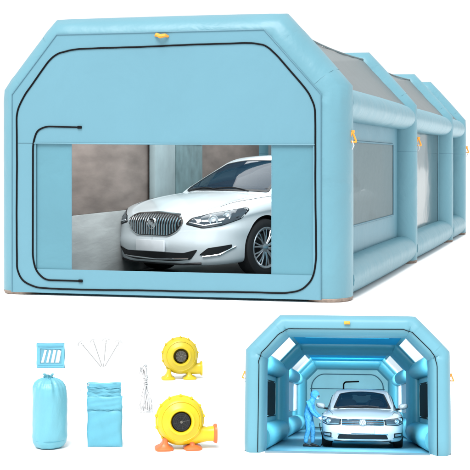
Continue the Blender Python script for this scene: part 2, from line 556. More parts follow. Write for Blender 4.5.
def big_booth():
    root = thing('inflatable_booth', 'large light blue inflatable paint booth with three bays and black zip front', 'paint booth', TC, TRZ)
    arch_t = [BB, 5.85, 11.1, 13.7]
    cents = None
    for i, t in enumerate(arch_t):
        bm, C = arch_bm(OUT, AA, BB if i == 0 else 0.27, t)
        if i == 0:
            cents = C
        ar = obj('arch', bm, M['fabric'], root, angle=50)
        for sx in (-1, 1):
            bm = bmesh.new()
            bb = BB if i == 0 else 0.27
            prof = [(q[0], q[1]) for q in superell(2.15, 40)]
            rr = [[Vector((sx * (W / 2 - AA) + AA * k * p[0], t + bb * k * p[1], z)) for p in prof]
                  for z, k in ((0.0, 0.93), (0.012, 0.975), (0.034, 1.012), (0.042, 1.0))]
            loft(bm, rr)
            obj('base_patch', bm, M['base'], ar)
        # collar seam round each post
        for sx in (-1, 1):
            bm = bmesh.new()
            bb = BB if i == 0 else 0.27
            zc = 1.62 if i else 1.70
            pts = [Vector((sx * (W / 2 - AA) + AA * 1.0 * p[0], t + bb * 1.0 * p[1], zc)) for p in superell(2.15, 40)]
            if i:
                tube(bm, pts, 0.005, 5, closed=True)
                obj('seam', bm, M['seam'], ar)
            else:
                bm.free()
    # front panel: flat cloth stretched over the front of the first arch
    off_ = [0.20, 0.20, 0.20, 0.275, 0.275]       # distance of the cloth's edge from the outline, per side
    P_ = [Vector(p) for p in OUT]
    sg_ = [(P_[i + 1] - P_[i]).normalized() for i in range(5)]
    nn_ = [Vector((d.y, -d.x)) for d in sg_]
    cents = []
    for i, p in enumerate(P_):
        if i == 0:
            cents.append(p + nn_[0] * off_[0])
        elif i == 5:
            cents.append(p + nn_[4] * off_[4])
        else:                                     # meeting point of the two offset lines
            a_, b_ = p + nn_[i - 1] * off_[i - 1], p + nn_[i] * off_[i]
            d0, d1 = sg_[i - 1], sg_[i]
            k_ = ((b_ - a_).x * d1.y - (b_ - a_).y * d1.x) / (d0.x * d1.y - d0.y * d1.x)
            cents.append(a_ + d0 * k_)
    out3 = [Vector((c.x, -0.006, c.y)) for c in cents]
    out3[0].z = 0.03
    out3[-1].z = 0.03
    A = front_pt(36, 143.2); B = front_pt(313, 144.6); Cc = front_pt(313, 275.3); D = front_pt(36, 268.8)
    hole = [Vector((p.x, -0.006, p.z)) for p in (A, B, Cc, D)]
    bm = bmesh.new()
    slab(bm, [out3, hole], Vector((0, 0.012, 0)))
    fp = obj('front_panel', bm, M['panel'], root, smooth=False)
    # hem along the top of the doorway
    bm = bmesh.new()
    tube(bm, [(A.x - 0.02, -0.010, A.z), ((A.x + B.x) / 2, -0.011, (A.z + B.z) / 2 - 0.004), (B.x + 0.02, -0.010, B.z)], 0.008, 6)
    obj('hem', bm, M['panel'], fp)
    # door flaps left and right of the opening
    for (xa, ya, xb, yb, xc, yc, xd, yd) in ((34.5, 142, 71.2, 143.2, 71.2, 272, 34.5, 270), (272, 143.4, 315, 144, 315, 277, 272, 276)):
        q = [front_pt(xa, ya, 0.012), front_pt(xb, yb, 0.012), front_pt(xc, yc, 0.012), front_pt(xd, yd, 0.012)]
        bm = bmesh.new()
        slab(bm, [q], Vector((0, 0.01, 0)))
        fl = obj('door_flap', bm, M['flap_shaded'], root, smooth=False)
        bm = bmesh.new()
        inner = (q[1], q[2]) if xa < 100 else (q[0], q[3])
        tube(bm, [inner[0] + Vector((0, 0.002, 0)), inner[1] + Vector((0, 0.002, 0))], 0.007, 6)
        obj('hem', bm, M['panel'], fl)
    # bottom tube between the front posts
    bt = htube_bm((-W / 2 + 2 * AA - 0.06, 0.17, 0.118), (W / 2 - 2 * AA + 0.06, 0.17, 0.118), 0.165, 0.117, m=2.3, end=0.96)
    obj('bottom_tube', bt, M['fabric'], root, angle=60)
    # outer zip line and inner hooked zip line
    zp = [(16.8, 270), (16.8, 112), (24, 95.5), (48, 62), (57, 53.5), (73, 49.3), (250, 42.6), (266, 45.5), (275, 53), (309, 93), (315, 106), (316, 262), (313, 279), (302, 290.5), (286, 293), (56, 289), (36, 287.5), (22.5, 281)]
    bm = bmesh.new()
    pts = [front_pt(x, y, -0.009) for x, y in zp]
    zz = round_poly(pts, 0.08, closed=True, seg=5)
    zd = []
    for i in range(len(zz)):
        a_, b_ = zz[i], zz[(i + 1) % len(zz)]
        k_ = max(1, int((b_ - a_).length / 0.07))
        zd += [a_.lerp(b_, j / k_) for j in range(k_)]
    zd = [p + Vector((0.0018 * sin(i * 0.37) + 0.0006 * sin(i * 1.3), 0, 0.0018 * sin(i * 0.41 + 1) + 0.0006 * sin(i * 1.7))) for i, p in enumerate(zd)]
    tube(bm, zd, 0.0105, 6, closed=True)
    obj('zip', bm, M['zip'], fp)
    zq = [(79, 127.3), (46, 126.4), (37, 130.5), (33, 143), (32.8, 258), (36, 271), (45, 280), (80, 281)]
    bm = bmesh.new()
    tube(bm, round_poly([front_pt(x, y, -0.010) for x, y in zq], 0.10, seg=5), 0.0105, 6)
    obj('zip', bm, M['zip'], fp)
    for px_, py_ in ((79.5, 127.3), (80.5, 281)):      # slider at each loose end
        bm = bmesh.new()
        c_ = front_pt(px_, py_, -0.016)
        box(bm, c_, (0.05, 0.018, 0.032), 0.006)
        obj('slider', bm, M['zip'], fp)
    bm = bmesh.new()
    tube(bm, [Vector((c.x, -0.010, max(c.y, 0.03))) for c in cents], 0.007, 6)  # panel edge seam; its dark line also paints the crease shading
    obj('seam', bm, M['seam'], fp)
    # stitched seam lines
    for q in (((36, 144), (36, 268)), ((18, 143), (36, 143.2)), ((313, 144.6), (316, 144.6))):
        bm = bmesh.new()
        tube(bm, [front_pt(*q[0], -0.0075), front_pt(*q[1], -0.0075)], 0.0035, 5)
        obj('seam', bm, M['seam'], fp)
    # orange loop at the top
    p = front_pt(161, 36.5, -0.03)
    bm = bmesh.new()
    tube(bm, [(-0.07, 0.02, 0.012), (-0.045, -0.015, 0.02), (0, -0.03, 0.0), (0.05, -0.015, 0.01), (0.075, 0.02, 0.0)], 0.02, 8, rads=[0.012, 0.02, 0.024, 0.02, 0.012])
    box(bm, (0.0, -0.03, 0.006), (0.05, 0.03, 0.035), 0.006)
    o = obj('tie_loop', bm, M['orange'], root)
    o.location = p
    # bays
    bounds = [(arch_t[i], arch_t[i + 1]) for i in range(3)]
    sw = W / 2 - AA
    for i, (t0, t1) in enumerate(bounds):
        for sx in (-1, 1):
            obj('side_tube', htube_bm((sx * (W / 2 - 0.175), t0 + 0.12, 2.115), (sx * (W / 2 - 0.175), t1 - 0.1, 2.115), 0.18, 0.18, end=0.92), M['fabric'], root, angle=60)
            obj('side_tube', htube_bm((sx * (W / 2 - 0.185), t0 + 0.12, 0.205), (sx * (W / 2 - 0.185), t1 - 0.1, 0.205), 0.205, 0.2, end=0.92), M['fabric'], root, angle=60)
            # side wall with a window opening
            z0, z1 = 0.3, 2.05
            if i == 0:
                wa, wb, va, vb = 0.72, 5.05, 0.745, 1.70
            elif i == 1:
                wa, wb, va, vb = t0 + 0.35, t1 - 0.3, 0.36, 2.0
            else:
                wa, wb, va, vb = t0 + 0.4, t1 - 0.4, 0.6, 1.9
            bm = bmesh.new()
            slab(bm, [rect_loop('x', t0 + 0.05, t1 - 0.05, z0, z1, sx * sw), rect_loop('x', wa, wb, va, vb, sx * sw)], Vector((sx * -0.012, 0, 0)))
            wl = obj('side_wall', bm, M['panel'], root, smooth=False)
            if sx < 0 and i < 2:
                continue
            bm = bmesh.new()
            # cloth window, slightly bellied
            nx, nz = 14, 8
            g = []
            for a in range(nx + 1):
                row = []
                for b in range(nz + 1):
                    y = wa - 0.03 + (wb - wa + 0.06) * a / nx
                    z = va - 0.03 + (vb - va + 0.06) * b / nz
                    by = 0.03 * sin(pi * a / nx) * sin(pi * b / nz) + 0.006 * random.uniform(-1, 1)
                    row.append(bm.verts.new((sx * (sw + 0.008 + (by if i == 1 else by * 0.4)), y, z)))
                g.append(row)
            for a in range(nx):
                for b in range(nz):
                    bm.faces.new((g[a][b], g[a + 1][b], g[a + 1][b + 1], g[a][b + 1]))
            wn = obj('window', bm, M['mesh'] if i != 1 else M['clear'], wl)
            bm = bmesh.new()
            x = sx * (sw + 0.014)
            lp = round_poly([(x, wa - 0.02, va - 0.02), (x, wb + 0.02, va - 0.02), (x, wb + 0.02, vb + 0.02), (x, wa - 0.02, vb + 0.02)], 0.03, True, 3)
            tube(bm, lp, 0.012, 6, closed=True)
            obj('window_trim', bm, M['seam'] if i != 1 else M['panel'], wn)
        # roof: sloped skylights and a flat translucent top
        k = 0.125
        for sx in (-1, 1):
            p_lo = Vector((sx * (W / 2 - k), 0, SH - 0.03))
            p_hi = Vector((sx * (W / 2 - CHX - k * 0.45), 0, H - k))
            inw = Vector((-sx * (H - SH), 0, -CHX)).normalized()
            nx, nz = 16, 8
            bm = bmesh.new()
            g = []
            ta, tb = t0 + 0.1, t1 - 0.05
            for a in range(nx + 1):
                row = []
                for b in range(nz + 1):
                    fa, fb = a / nx, b / nz
                    p = p_lo.lerp(p_hi, fb)
                    p.y = ta + (tb - ta) * fa
                    p += inw * (0.055 * sin(pi * fa) ** 0.8 * (0.25 + 0.75 * fb) + 0.006 * random.uniform(-1, 1))
                    row.append(bm.verts.new(p))
                g.append(row)
            for a in range(nx):
                for b in range(nz):
                    bm.faces.new((g[a][b], g[a + 1][b], g[a + 1][b + 1], g[a][b + 1]))
            sk = obj('skylight', bm, M['skymesh'], root)
            bm = bmesh.new()
            tube(bm, [Vector((0, 0, 0.012)) + Vector(p) for p in [(p_hi.x, ta + (tb - ta) * f, p_hi.z) + (inw * 0.055 * sin(pi * f) ** 0.8) if False else Vector((p_hi.x, ta + (tb - ta) * f, p_hi.z)) + inw * 0.055 * sin(pi * f) ** 0.8 for f in [q / 12 for q in range(13)]]], 0.012, 6)
            obj('skylight_trim', bm, M['mesh'], sk)
        bm = bmesh.new()
        nx = 12
        lo = []
        for a in range(nx + 1):
            f = a / nx
            y = t0 + 0.1 + (t1 - t0 - 0.15) * f
            z = H - k - 0.055 * sin(pi * f) ** 0.8
            lo.append((bm.verts.new((-(W / 2 - CHX - 0.1), y, z)), bm.verts.new((0, y, z - 0.02)), bm.verts.new((W / 2 - CHX - 0.1, y, z))))
        for a in range(nx):
            for c in range(2):
                bm.faces.new((lo[a][c], lo[a][c + 1], lo[a + 1][c + 1], lo[a + 1][c]))
        obj('roof_panel', bm, M['roof'], root)
    # back wall
    bm = bmesh.new()
    slab(bm, [[Vector((c.x, arch_t[-1] + 0.26, max(c.y, 0.02))) for c in cents]], Vector((0, 0.012, 0)))
    obj('back_panel', bm, M['roof'], root, smooth=False)
    # ground sheet
    bm = bmesh.new()
    box(bm, (0, arch_t[-1] / 2 + 0.3, 0.006), (W - 2 * AA - 0.02, arch_t[-1] - 0.3, 0.008))
    obj('floor_sheet', bm, M['grey_floor'], root, smooth=False)
    # orange tie loops on the posts
    for t, z in ((BB - 0.05, 1.74), (5.85 + 0.1, 1.76), (13.7 + 0.1, 1.70)):
        strap_tab(root, (W / 2 + 0.008, t, z), 0.115, 0.5)
    return root
booth = big_booth()

def in_booth(o):
    pass

def to_world(s, t, z=0.0):
    p = TC + tw * s + tu * t
    p.z = z
    return p

# walls inside the large booth, seen through its front
LS = -(W / 2 - 0.47)
def inner_walls():
    t0, t1 = 0.75, 10.4
    w = thing('brown_wall', 'rough brown wall with grey lower band inside the large booth', 'wall', to_world(LS, 0, 0.012), TRZ)
    bm = bmesh.new()
    box(bm, (0, (t0 + t1) / 2, 1.50), (0.06, t1 - t0, 1.34), 0.004)
    obj('wall_face', bm, M['brown'], w)
    bm = bmesh.new()
    box(bm, (0.01, (t0 + t1) / 2, 0.415), (0.08, t1 - t0, 0.826), 0.004)
    obj('grey_band', bm, M['greywall'], w)
    ta, tb = side_t(LS + 0.09, 151), side_t(LS + 0.09, 171)
    p = thing('pillar', 'pale blue square pillar behind the white car with vertical grille', 'pillar', to_world(LS + 0.11, (ta + tb) / 2, 0.012), TRZ)
    bm = bmesh.new()
    box(bm, (0, 0, 1.10), (0.10, tb - ta, 2.05), 0.02)
    obj('shaft', bm, M['pillar'], p)
    bm = bmesh.new()
    box(bm, (0, 0, 0.04), (0.14, tb - ta + 0.06, 0.08), 0.01)
    obj('foot', bm, M['greywall'], p)
    ta, tb = side_t(LS + 0.07, 173.5), side_t(LS + 0.07, 200)
    q = thing('teal_board', 'dull teal board beside the pale pillar on the brown wall', 'board', to_world(LS + 0.085, (ta + tb) / 2, 0.012), TRZ)
    bm = bmesh.new()
    box(bm, (0, 0, 1.05), (0.05, tb - ta, 2.1), 0.006)
    obj('panel', bm, M['teal'], q)
    bm = bmesh.new()
    bm.free()
    for z in (0.35, 1.75):
        bm = bmesh.new()
        box(bm, (0.03, 0, z), (0.02, (tb - ta) * 0.94, 0.05), 0.004)
        obj('batten', bm, M['teal'], q)
inner_walls()
area_lamp('booth_fill', to_world(0, 6.0, 2.72), (0, 0, TRZ), 2.2, 8.0, 105)  # added fill light under the roof, no fixture; brightens the interior
area_lamp('booth_fill', to_world(0.2, 0.75, 2.35), (radians(52), 0, TRZ), 2.6, 0.7, 66)  # second added fill behind the front, lights the car's nose

# ------------------------------------------------------------------ cars
def car(name, label, style, loc, rz, scale):
    root = thing(name, label, 'car', loc, rz)
    root.scale = (scale,) * 3
    XN, XT = 2.35, -2.2
    FA, RA = 1.42, -1.30
    top = [(-2.2, 0.98), (-1.7, 1.03), (-1.0, 1.0), (0.0, 0.97), (0.9, 0.99), (1.3, 0.955), (1.75, 0.885), (2.1, 0.80), (2.35, 0.74)]
    sho = [(-2.2, 0.86), (-1.5, 0.93), (0.0, 0.90), (1.0, 0.885), (1.5, 0.85), (1.9, 0.79), (2.2, 0.70), (2.35, 0.66)]
    bot = [(-2.2, 0.28), (-1.8, 0.22), (0, 0.19), (1.4, 0.19), (2.0, 0.16), (2.35, 0.15)]
    hwf = [(-2.2, 0.86), (-1.3, 0.905), (0, 0.905), (1.0, 0.905), (1.5, 0.915), (1.9, 0.905), (2.35, 0.88)]
    def section(x, per=4):
        zt, zs, zb, hw = cr(top, x), cr(sho, x), cr(bot, x), cr(hwf, x)
        q = [(0, zb), (0.4 * hw, zb), (0.80 * hw, zb), (0.935 * hw, zb + 0.03), (0.975 * hw, zb + 0.12), (0.985 * hw, 0.44), (1.0 * hw, 0.56),
             (0.985 * hw, zs - 0.14), (0.992 * hw, zs - 0.085), (0.955 * hw, zs - 0.02), (0.88 * hw, zs + 0.018), (0.74 * hw, zs * 0.52 + zt * 0.48 + 0.012),
             (0.66 * hw, zs * 0.4 + zt * 0.6 + 0.004), (0.4 * hw, zt - 0.012), (0.2 * hw, zt - 0.003), (0, zt)]
        return [(p.x, p.y) for p in catmull([Vector(v).to_3d() if False else Vector((v[0], v[1], 0)) for v in q], per)]
    def warp(x, y, z):
        # front leans back above the bumper, chin forward
        f = max(0.0, min(1.0, (x - 1.7) / 0.5))
        x += f * (-0.30 * max(0, z - 0.62) ** 1.3 - 0.9 * max(0, 0.30 - z) ** 2 + 0.035 * math.exp(-((z - 0.40) / 0.10) ** 2))
        return Vector((x, y, z))
    xs = []
    qs = [0, .08, .16, .24, .32, .4, .48, .56, .64, .7, .76, .81, .86, .9, .93, .955, .973, .985, .992, .996, .9985, .9995, .9999, .99999, .999999]
    XF, XR = 1.72, -1.6
    stations = []
    for q in reversed(qs):
        stations.append((XR + (XT - XR) * q, 'r', q))
    k = 34
    for i in range(1, k):
        stations.append((XR + (XF - XR) * i / k, 'm', 0))
    for q in qs:
        stations.append((XF + (XN - XF) * q, 'f', q))
    rings = []
    for x, kind, q in stations:
        sec = section(x)
        if kind == 'm':
            sy = sz = 1.0
        else:
            ny, nz = (2.9, 9.0) if kind == 'f' else (3.6, 7.0)
            sy = max(0, 1 - q ** ny) ** (1 / ny)
            sz = max(0, 1 - q ** nz) ** (1 / nz)
        z0 = 0.46 if kind == 'f' else 0.6
        half = [(y * sy, z0 + (z - z0) * sz) for y, z in sec]
        ring = [warp(x, y, z) for y, z in half] + [warp(x, -y, z) for y, z in half[-2:0:-1]]
        rings.append(ring)
    bm = bmesh.new()
    loft(bm, rings)
    bmesh.ops.remove_doubles(bm, verts=bm.verts, dist=1e-5)
    bmesh.ops.recalc_face_normals(bm, faces=bm.faces)
    bvh = BVHTree.FromBMesh(bm)
    body = obj('body', bm, M['paint'], None, angle=60)
    # wheel arches cut out of the body
    cb = bmesh.new()
    for ax_ in (FA, RA):
        for sy in (-1, 1):
            lathe(cb, [(0, -0.22), (0.375, -0.22), (0.375, 0.25), (0, 0.25)], 48, 'Y', (ax_, sy * 0.86, 0.335))
    cutter = obj('cutter', cb, None, smooth=False)
    md = body.modifiers.new('cut', 'BOOLEAN')
    md.operation = 'DIFFERENCE'
    md.solver = 'EXACT'
    md.object = cutter
    dg = bpy.context.evaluated_depsgraph_get()
    me = bpy.data.meshes.new_from_object(body.evaluated_get(dg))
    body.modifiers.clear()
    body.data = me
    me.materials.clear()
    me.materials.append(M['paint'])
    for p in me.polygons:
        p.use_smooth = True
    me.set_sharp_from_angle(angle=radians(38))
    bpy.data.objects.remove(cutter)
    body.parent = root
    # greenhouse
    gt = [(-1.85, 0.985), (-1.5, 1.13), (-1.1, 1.30), (-0.7, 1.405), (-0.2, 1.455), (0.2, 1.44), (0.45, 1.375), (0.8, 1.20), (1.1, 1.03), (1.22, 0.95)]
    ghw = [(-1.85, 0.70), (-1.2, 0.79), (-0.5, 0.83), (0.4, 0.835), (0.9, 0.80), (1.22, 0.74)]
    rings = []
    n_ = 120
    for i in range(n_ + 1):
        x = -1.85 + 3.07 * i / n_
        zt, hb = cr(gt, x), cr(ghw, x)
        zb = 0.86
        h = zt - zb
        ht = hb - 0.36 * h                    # tumblehome
        q = [(0, zb), (hb * 0.6, zb), (hb, zb), (hb - 0.36 * h * 0.35, zb + h * 0.35), (hb - 0.36 * h * 0.75, zb + h * 0.75), (ht - 0.01, zt - 0.06 * min(1, h / 0.4)),
             (ht * 0.90, zt - 0.018), (ht * 0.6, zt + 0.004), (ht * 0.3, zt + 0.013), (0, zt + 0.015)]
        pts = catmull([Vector((a, b, 0)) for a, b in q], 9)
        def wx(p):
            f = max(0, min(1, (x - 0.1) / 0.5)) - 0.6 * max(0, min(1, (-x - 0.8) / 0.5))
            return Vector((x - f * 0.20 * p[0] ** 2, p[0], p[1]))
        half = [wx((p.x, p.y)) for p in pts]
        rings.append(half + [Vector((p.x, -p.y, p.z)) for p in half[-2:0:-1]])
    bm = bmesh.new()
    loft(bm, rings)
    bmesh.ops.recalc_face_normals(bm, faces=bm.faces)
    gvh = BVHTree.FromBMesh(bm)
    cabin_bm = bm

    def patch(name, pts, d, m, parent=None, off=0.006, cuts=4, tree=None, rnd=0.0, skirt=0.02, mirror=True, smooth=True, ring=0.0, cut=None):
        """a thin shell laid on the body where the outline pts, looked at along d, falls"""
        tree = tree or bvh
        d = Vector(d).normalized()
        e1 = Vector((0, 0, 1)).cross(d)
        e1 = e1.normalized() if e1.length > 1e-3 else Vector((0, 1, 0))
        e2 = d.cross(e1)
        P = [Vector(p) for p in pts]
        flat = [Vector((p.dot(e1), p.dot(e2), 0)) for p in P]
        if rnd:
            flat = round_poly(flat, rnd, True, 4)
        res = None
        def shrink(fl_, w_):
            c_ = sum(fl_, Vector()) / len(fl_)
            A_ = sum(fl_[i].x * fl_[(i + 1) % len(fl_)].y - fl_[(i + 1) % len(fl_)].x * fl_[i].y for i in range(len(fl_)))
            o_ = []
            for i in range(len(fl_)):
                d_ = (fl_[(i + 1) % len(fl_)] - fl_[i - 1]).normalized()
                nn = Vector((-d_.y, d_.x, 0)) * (1 if A_ > 0 else -1)
                o_.append(fl_[i] + nn * w_)
            return o_
        if cut is not None:                       # take the sheet metal out behind the pane
            inn = shrink(flat, 0.022)
            def inside(x_, y_):
                r_ = False
                for i in range(len(inn)):
                    a_, b_ = inn[i], inn[i - 1]
                    if (a_.y > y_) != (b_.y > y_) and x_ < (b_.x - a_.x) * (y_ - a_.y) / (b_.y - a_.y) + a_.x:
                        r_ = not r_
                return r_
            kill = []
            for f_ in cut.faces:
                c_ = f_.calc_center_median()
                for sg_ in ((1, -1) if mirror else (1,)):
                    cc = Vector((c_.x, c_.y * sg_, c_.z))
                    nr_ = Vector((f_.normal.x, f_.normal.y * sg_, f_.normal.z))
                    if nr_.dot(d) > 0.05 and inside(cc.dot(e1), cc.dot(e2)):
                        kill.append(f_)
                        break
            bmesh.ops.delete(cut, geom=kill, context='FACES')
        for sgn in ((1, -1) if mirror else (1,)):
            bm = bmesh.new()
            # resample the outline so it follows the curvature
            outl = []
            for i in range(len(flat)):
                a, b = flat[i], flat[(i + 1) % len(flat)]
                k = max(1, int((b - a).length / 0.05))
                outl += [a.lerp(b, j / k) for j in range(k)]
            loops_ = [outl]
            if ring:
                sm = shrink(flat, ring)
                il = []
                for i in range(len(sm)):
                    a, b = sm[i], sm[(i + 1) % len(sm)]
                    k = max(1, int((b - a).length / 0.05))
                    il += [a.lerp(b, j / k) for j in range(k)]
                loops_.append(il)
            fs = fill_poly(bm, loops_)
            for _ in range(cuts):
                es = [e for e in bm.edges if e.calc_length() > 0.06]
                if not es:
                    break
                bmesh.ops.subdivide_edges(bm, edges=es, cuts=1)
                bmesh.ops.triangulate(bm, faces=bm.faces)
            dead = []
            for v in bm.verts:
                o = e1 * v.co.x + e2 * v.co.y + d * 6
                hit = tree.ray_cast(o, -d)
                if hit[0] is None:
                    nr = tree.find_nearest(e1 * v.co.x + e2 * v.co.y + d * P[0].dot(d))
                    v.co = nr[0] + nr[1] * off
                else:
                    v.co = hit[0] + d * off
            be = [e for e in bm.edges if e.is_boundary]
            r = bmesh.ops.extrude_edge_only(bm, edges=be)
            bmesh.ops.translate(bm, vec=-d * skirt, verts=[g for g in r['geom'] if isinstance(g, bmesh.types.BMVert)])
            if sgn < 0:
                for v in bm.verts:
                    v.co.y = -v.co.y
            o = obj(name, bm, m, (parent if parent is not None else root), smooth=smooth, angle=50)
            res = o if res is None else (res, o)
        return res
    def stripe(name, line, d, m, w=0.008, parent=None, tree=None, mirror=True, off=0.001, rad=None):
        """thin raised line laid on the body"""
        tree = tree or bvh
        d = Vector(d).normalized()
        pts = []
        L = [Vector(p) for p in line]
        for a, b in zip(L, L[1:]):
            k = max(2, int((b - a).length / 0.04))
            pts += [a.lerp(b, j / k) for j in range(k)]
        pts.append(L[-1])
        res = []
        for p in pts:
            h = tree.ray_cast(p + d * 6, -d)
            if h[0] is not None:
                res.append(h[0] + d * off)
        if len(res) < 2:
            return
        for sgn in ((1, -1) if mirror else (1,)):
            bm = bmesh.new()
            tube(bm, [Vector((p.x, p.y * sgn, p.z)) for p in res], w, 6)
            obj(name, bm, m, parent if parent is not None else root)

    FR = (1, 0, 0)
    # windscreen, rear and side glass
    wsd = (0.62, 0, 0.78)
    panes = (('windscreen', [(1.13, 0.66, 1.00), (0.50, 0.515, 1.355), (0.44, 0.25, 1.385), (0.43, 0, 1.392), (0.44, -0.25, 1.385), (0.50, -0.515, 1.355), (1.13, -0.66, 1.00), (1.20, -0.3, 0.975), (1.215, 0, 0.97), (1.20, 0.3, 0.975)], wsd, False, 0.04, 0.035),
             ('rear_window', [(-1.60, 0.56, 1.07), (-1.0, 0.50, 1.34), (-1.0, -0.50, 1.34), (-1.60, -0.56, 1.07)], (-0.6, 0, 0.8), False, 0.05, 0.03),
             ('side_window', [(0.78, 0.8, 1.00), (0.38, 0.8, 1.26), (0.05, 0.8, 1.335), (-0.20, 0.8, 1.345), (-0.26, 0.8, 0.985)], (0, 1, 0.28), True, 0.03, 0.025),
             ('side_window', [(-0.32, 0.8, 0.985), (-0.30, 0.8, 1.345), (-0.75, 0.8, 1.305), (-1.15, 0.8, 1.17), (-1.32, 0.8, 1.03)], (0, 1, 0.28), True, 0.03, 0.025))
    for nm, pl_, dv, mir, rn, rg in panes:
        pn = patch(nm, pl_, dv, M['glass'], tree=gvh, mirror=mir, rnd=rn, cut=cabin_bm, skirt=0.004)
        for q_, sg in zip((pn if mir else (pn,)), (1, -1)):
            fr = patch('window_frame', [(p_[0], p_[1] * 1.0, p_[2]) for p_ in pl_], dv, M['black'], tree=gvh, mirror=False, rnd=rn, ring=rg, off=0.009, skirt=0.024, parent=q_)
            if sg < 0:
                for v in fr.data.vertices:
                    v.co.y = -v.co.y
                fr.data.flip_normals()
    obj('cabin', cabin_bm, M['paint'], root, angle=60)
    # dark trim inside, dashboard, seats, rear-view mirror
    bm = bmesh.new()
    box(bm, (-0.15, 0, 1.018), (1.9, 1.30, 0.03), 0.01)
    obj('interior', bm, M['trim'], root)
    bm = bmesh.new()
    box(bm, (0.86, 0, 0.985), (0.42, 1.26, 0.06), 0.025)
    obj('dashboard', bm, M['trim'], root)
    for sg in (1, -1):
        bm = bmesh.new()
        rr = []
        for z_, w_, d_ in ((1.0, 0.23, 0.07), (1.10, 0.23, 0.065), (1.17, 0.19, 0.05), (1.20, 0.12, 0.035)):
            rr.append([Vector((0.05 - (z_ - 1.0) * 0.25 + d_ * q[0], sg * 0.34 + w_ * q[1], z_)) for q in superell(3, 20)])
        loft(bm, rr)
        st_ = obj('seat', bm, M['seat'], root)
        bm = bmesh.new()
        rr = []
        for z_, w_, d_ in ((1.205, 0.10, 0.04), (1.225, 0.13, 0.055), (1.28, 0.135, 0.055), (1.315, 0.11, 0.045), (1.325, 0.06, 0.02)):
            rr.append([Vector((-0.01 + d_ * q[0], sg * 0.34 + w_ * q[1], z_)) for q in superell(3, 20)])
        loft(bm, rr)
        obj('headrest', bm, M['seat'], st_)
    bm = bmesh.new()
    tube(bm, [Vector((0.70 + 0.05 * cos(2 * pi * k / 24), 0.34 + 0.17 * sin(2 * pi * k / 24), 1.06 + 0.15 * cos(2 * pi * k / 24))) for k in range(24)], 0.014, 8, closed=True)
    obj('steering_wheel', bm, M['trim'], root)
    bm = bmesh.new()
    rr = [[Vector((0.50 + x_, 0.11 * k_ * q[0], 1.315 + 0.032 * k_ * q[1])) for q in superell(3, 20)] for x_, k_ in ((0, 0.9), (0.012, 1.0), (0.03, 0.7))]
    loft(bm, rr)
    obj('rear_view_mirror', bm, M['trim'], root)
    stripe('window_trim', [(0.92, 0.8, 0.955), (-0.4, 0.8, 0.95), (-1.45, 0.8, 1.0)], (0, 1, 0.28), M['chrome'], 0.010, tree=gvh)
    # shut lines
    stripe('shut_line', [(0.62, 0.9, 0.86), (0.60, 0.9, 0.6), (0.66, 0.9, 0.30)], (0, 1, 0), M['black'], 0.004, off=0)
    stripe('shut_line', [(-0.36, 0.9, 0.88), (-0.38, 0.9, 0.30)], (0, 1, 0), M['black'], 0.004, off=0)
    stripe('shut_line', [(1.95, 0.66, 0.9), (1.5, 0.735, 0.9), (1.05, 0.74, 0.9)], (0, 0, 1), M['black'], 0.004, off=0)
    hd = patch('sill', [(1.0, 0.9, 0.19), (-0.9, 0.9, 0.19), (-0.9, 0.9, 0.25), (1.0, 0.9, 0.25)], (0, 1, 0), M['black'], off=0.004)
    hl = (cos(radians(42)), sin(radians(42)), 0.0)
    if style == 'slats':
        g = [(2.3, 0.335, 0.725), (2.3, 0.425, 0.645), (2.3, 0.36, 0.545), (2.3, 0.24, 0.487), (2.3, -0.24, 0.487), (2.3, -0.36, 0.545), (2.3, -0.425, 0.645), (2.3, -0.335, 0.725), (2.3, 0, 0.745)]
        patch('grille_frame', [(p[0], p[1] * 1.05, 0.616 + (p[2] - 0.616) * 1.09) for p in g], FR, M['chrome'], mirror=False, rnd=0.05, off=0.010)
        gp = patch('grille', g, FR, M['black'], mirror=False, rnd=0.05, off=0.018)
        bm = bmesh.new()
        for i in range(-10, 11):
            y = i * 0.039
            ay = abs(y)
            zt = min(0.738 - 0.04 * (ay / 0.335) ** 2, 0.725 - max(0, ay - 0.335) * 0.9)
            zb = 0.494 + (0.058 * max(0, (ay - 0.24) / 0.12) if ay < 0.36 else 0.058 + (ay - 0.36) * 1.6)
            pts = []
            for j in range(7):
                z = zb + (zt - zb) * j / 6
                h = bvh.ray_cast(Vector((6, y, z)), Vector((-1, 0, 0)))
                if h[0] is not None:
                    pts.append(h[0] + Vector((0.020 + 0.012 * sin(pi * j / 6), 0, 0)))
            if len(pts) > 2:
                tube(bm, pts, 0.0095, 6)
        obj('slat', bm, M['chrome'], gp)
        em = (0, 0.618, 0.066)
        hlp = [(2.27, 0.455, 0.625), (2.23, 0.50, 0.69), (2.10, 0.68, 0.745), (1.78, 0.87, 0.80), (1.74, 0.885, 0.775), (1.86, 0.87, 0.68), (2.06, 0.78, 0.615), (2.18, 0.62, 0.585)]
    else:
        g = [(2.3, 0.46, 0.705), (2.3, 0.46, 0.575), (2.3, 0.40, 0.555), (2.3, -0.40, 0.555), (2.3, -0.46, 0.575), (2.3, -0.46, 0.705)]
        gp = patch('grille', g, FR, M['black'], mirror=False, rnd=0.03, off=0.006)
        for z in (0.70, 0.658, 0.616, 0.572):
            stripe('slat', [(2.3, 0.455, z), (2.3, 0, z), (2.3, -0.455, z)], FR, M['chrome'], 0.010, parent=gp, mirror=False, off=0.012)
        em = (0, 0.635, 0.085)
        hlp = [(2.27, 0.475, 0.575), (2.25, 0.475, 0.70), (2.08, 0.70, 0.735), (1.85, 0.87, 0.77), (1.80, 0.89, 0.735), (1.93, 0.87, 0.62), (2.14, 0.74, 0.56)]
    # round emblem
    h = bvh.ray_cast(Vector((6, 0, em[1])), Vector((-1, 0, 0)))
    bm = bmesh.new()
    R = em[2]
    xx = h[0].x + 0.03
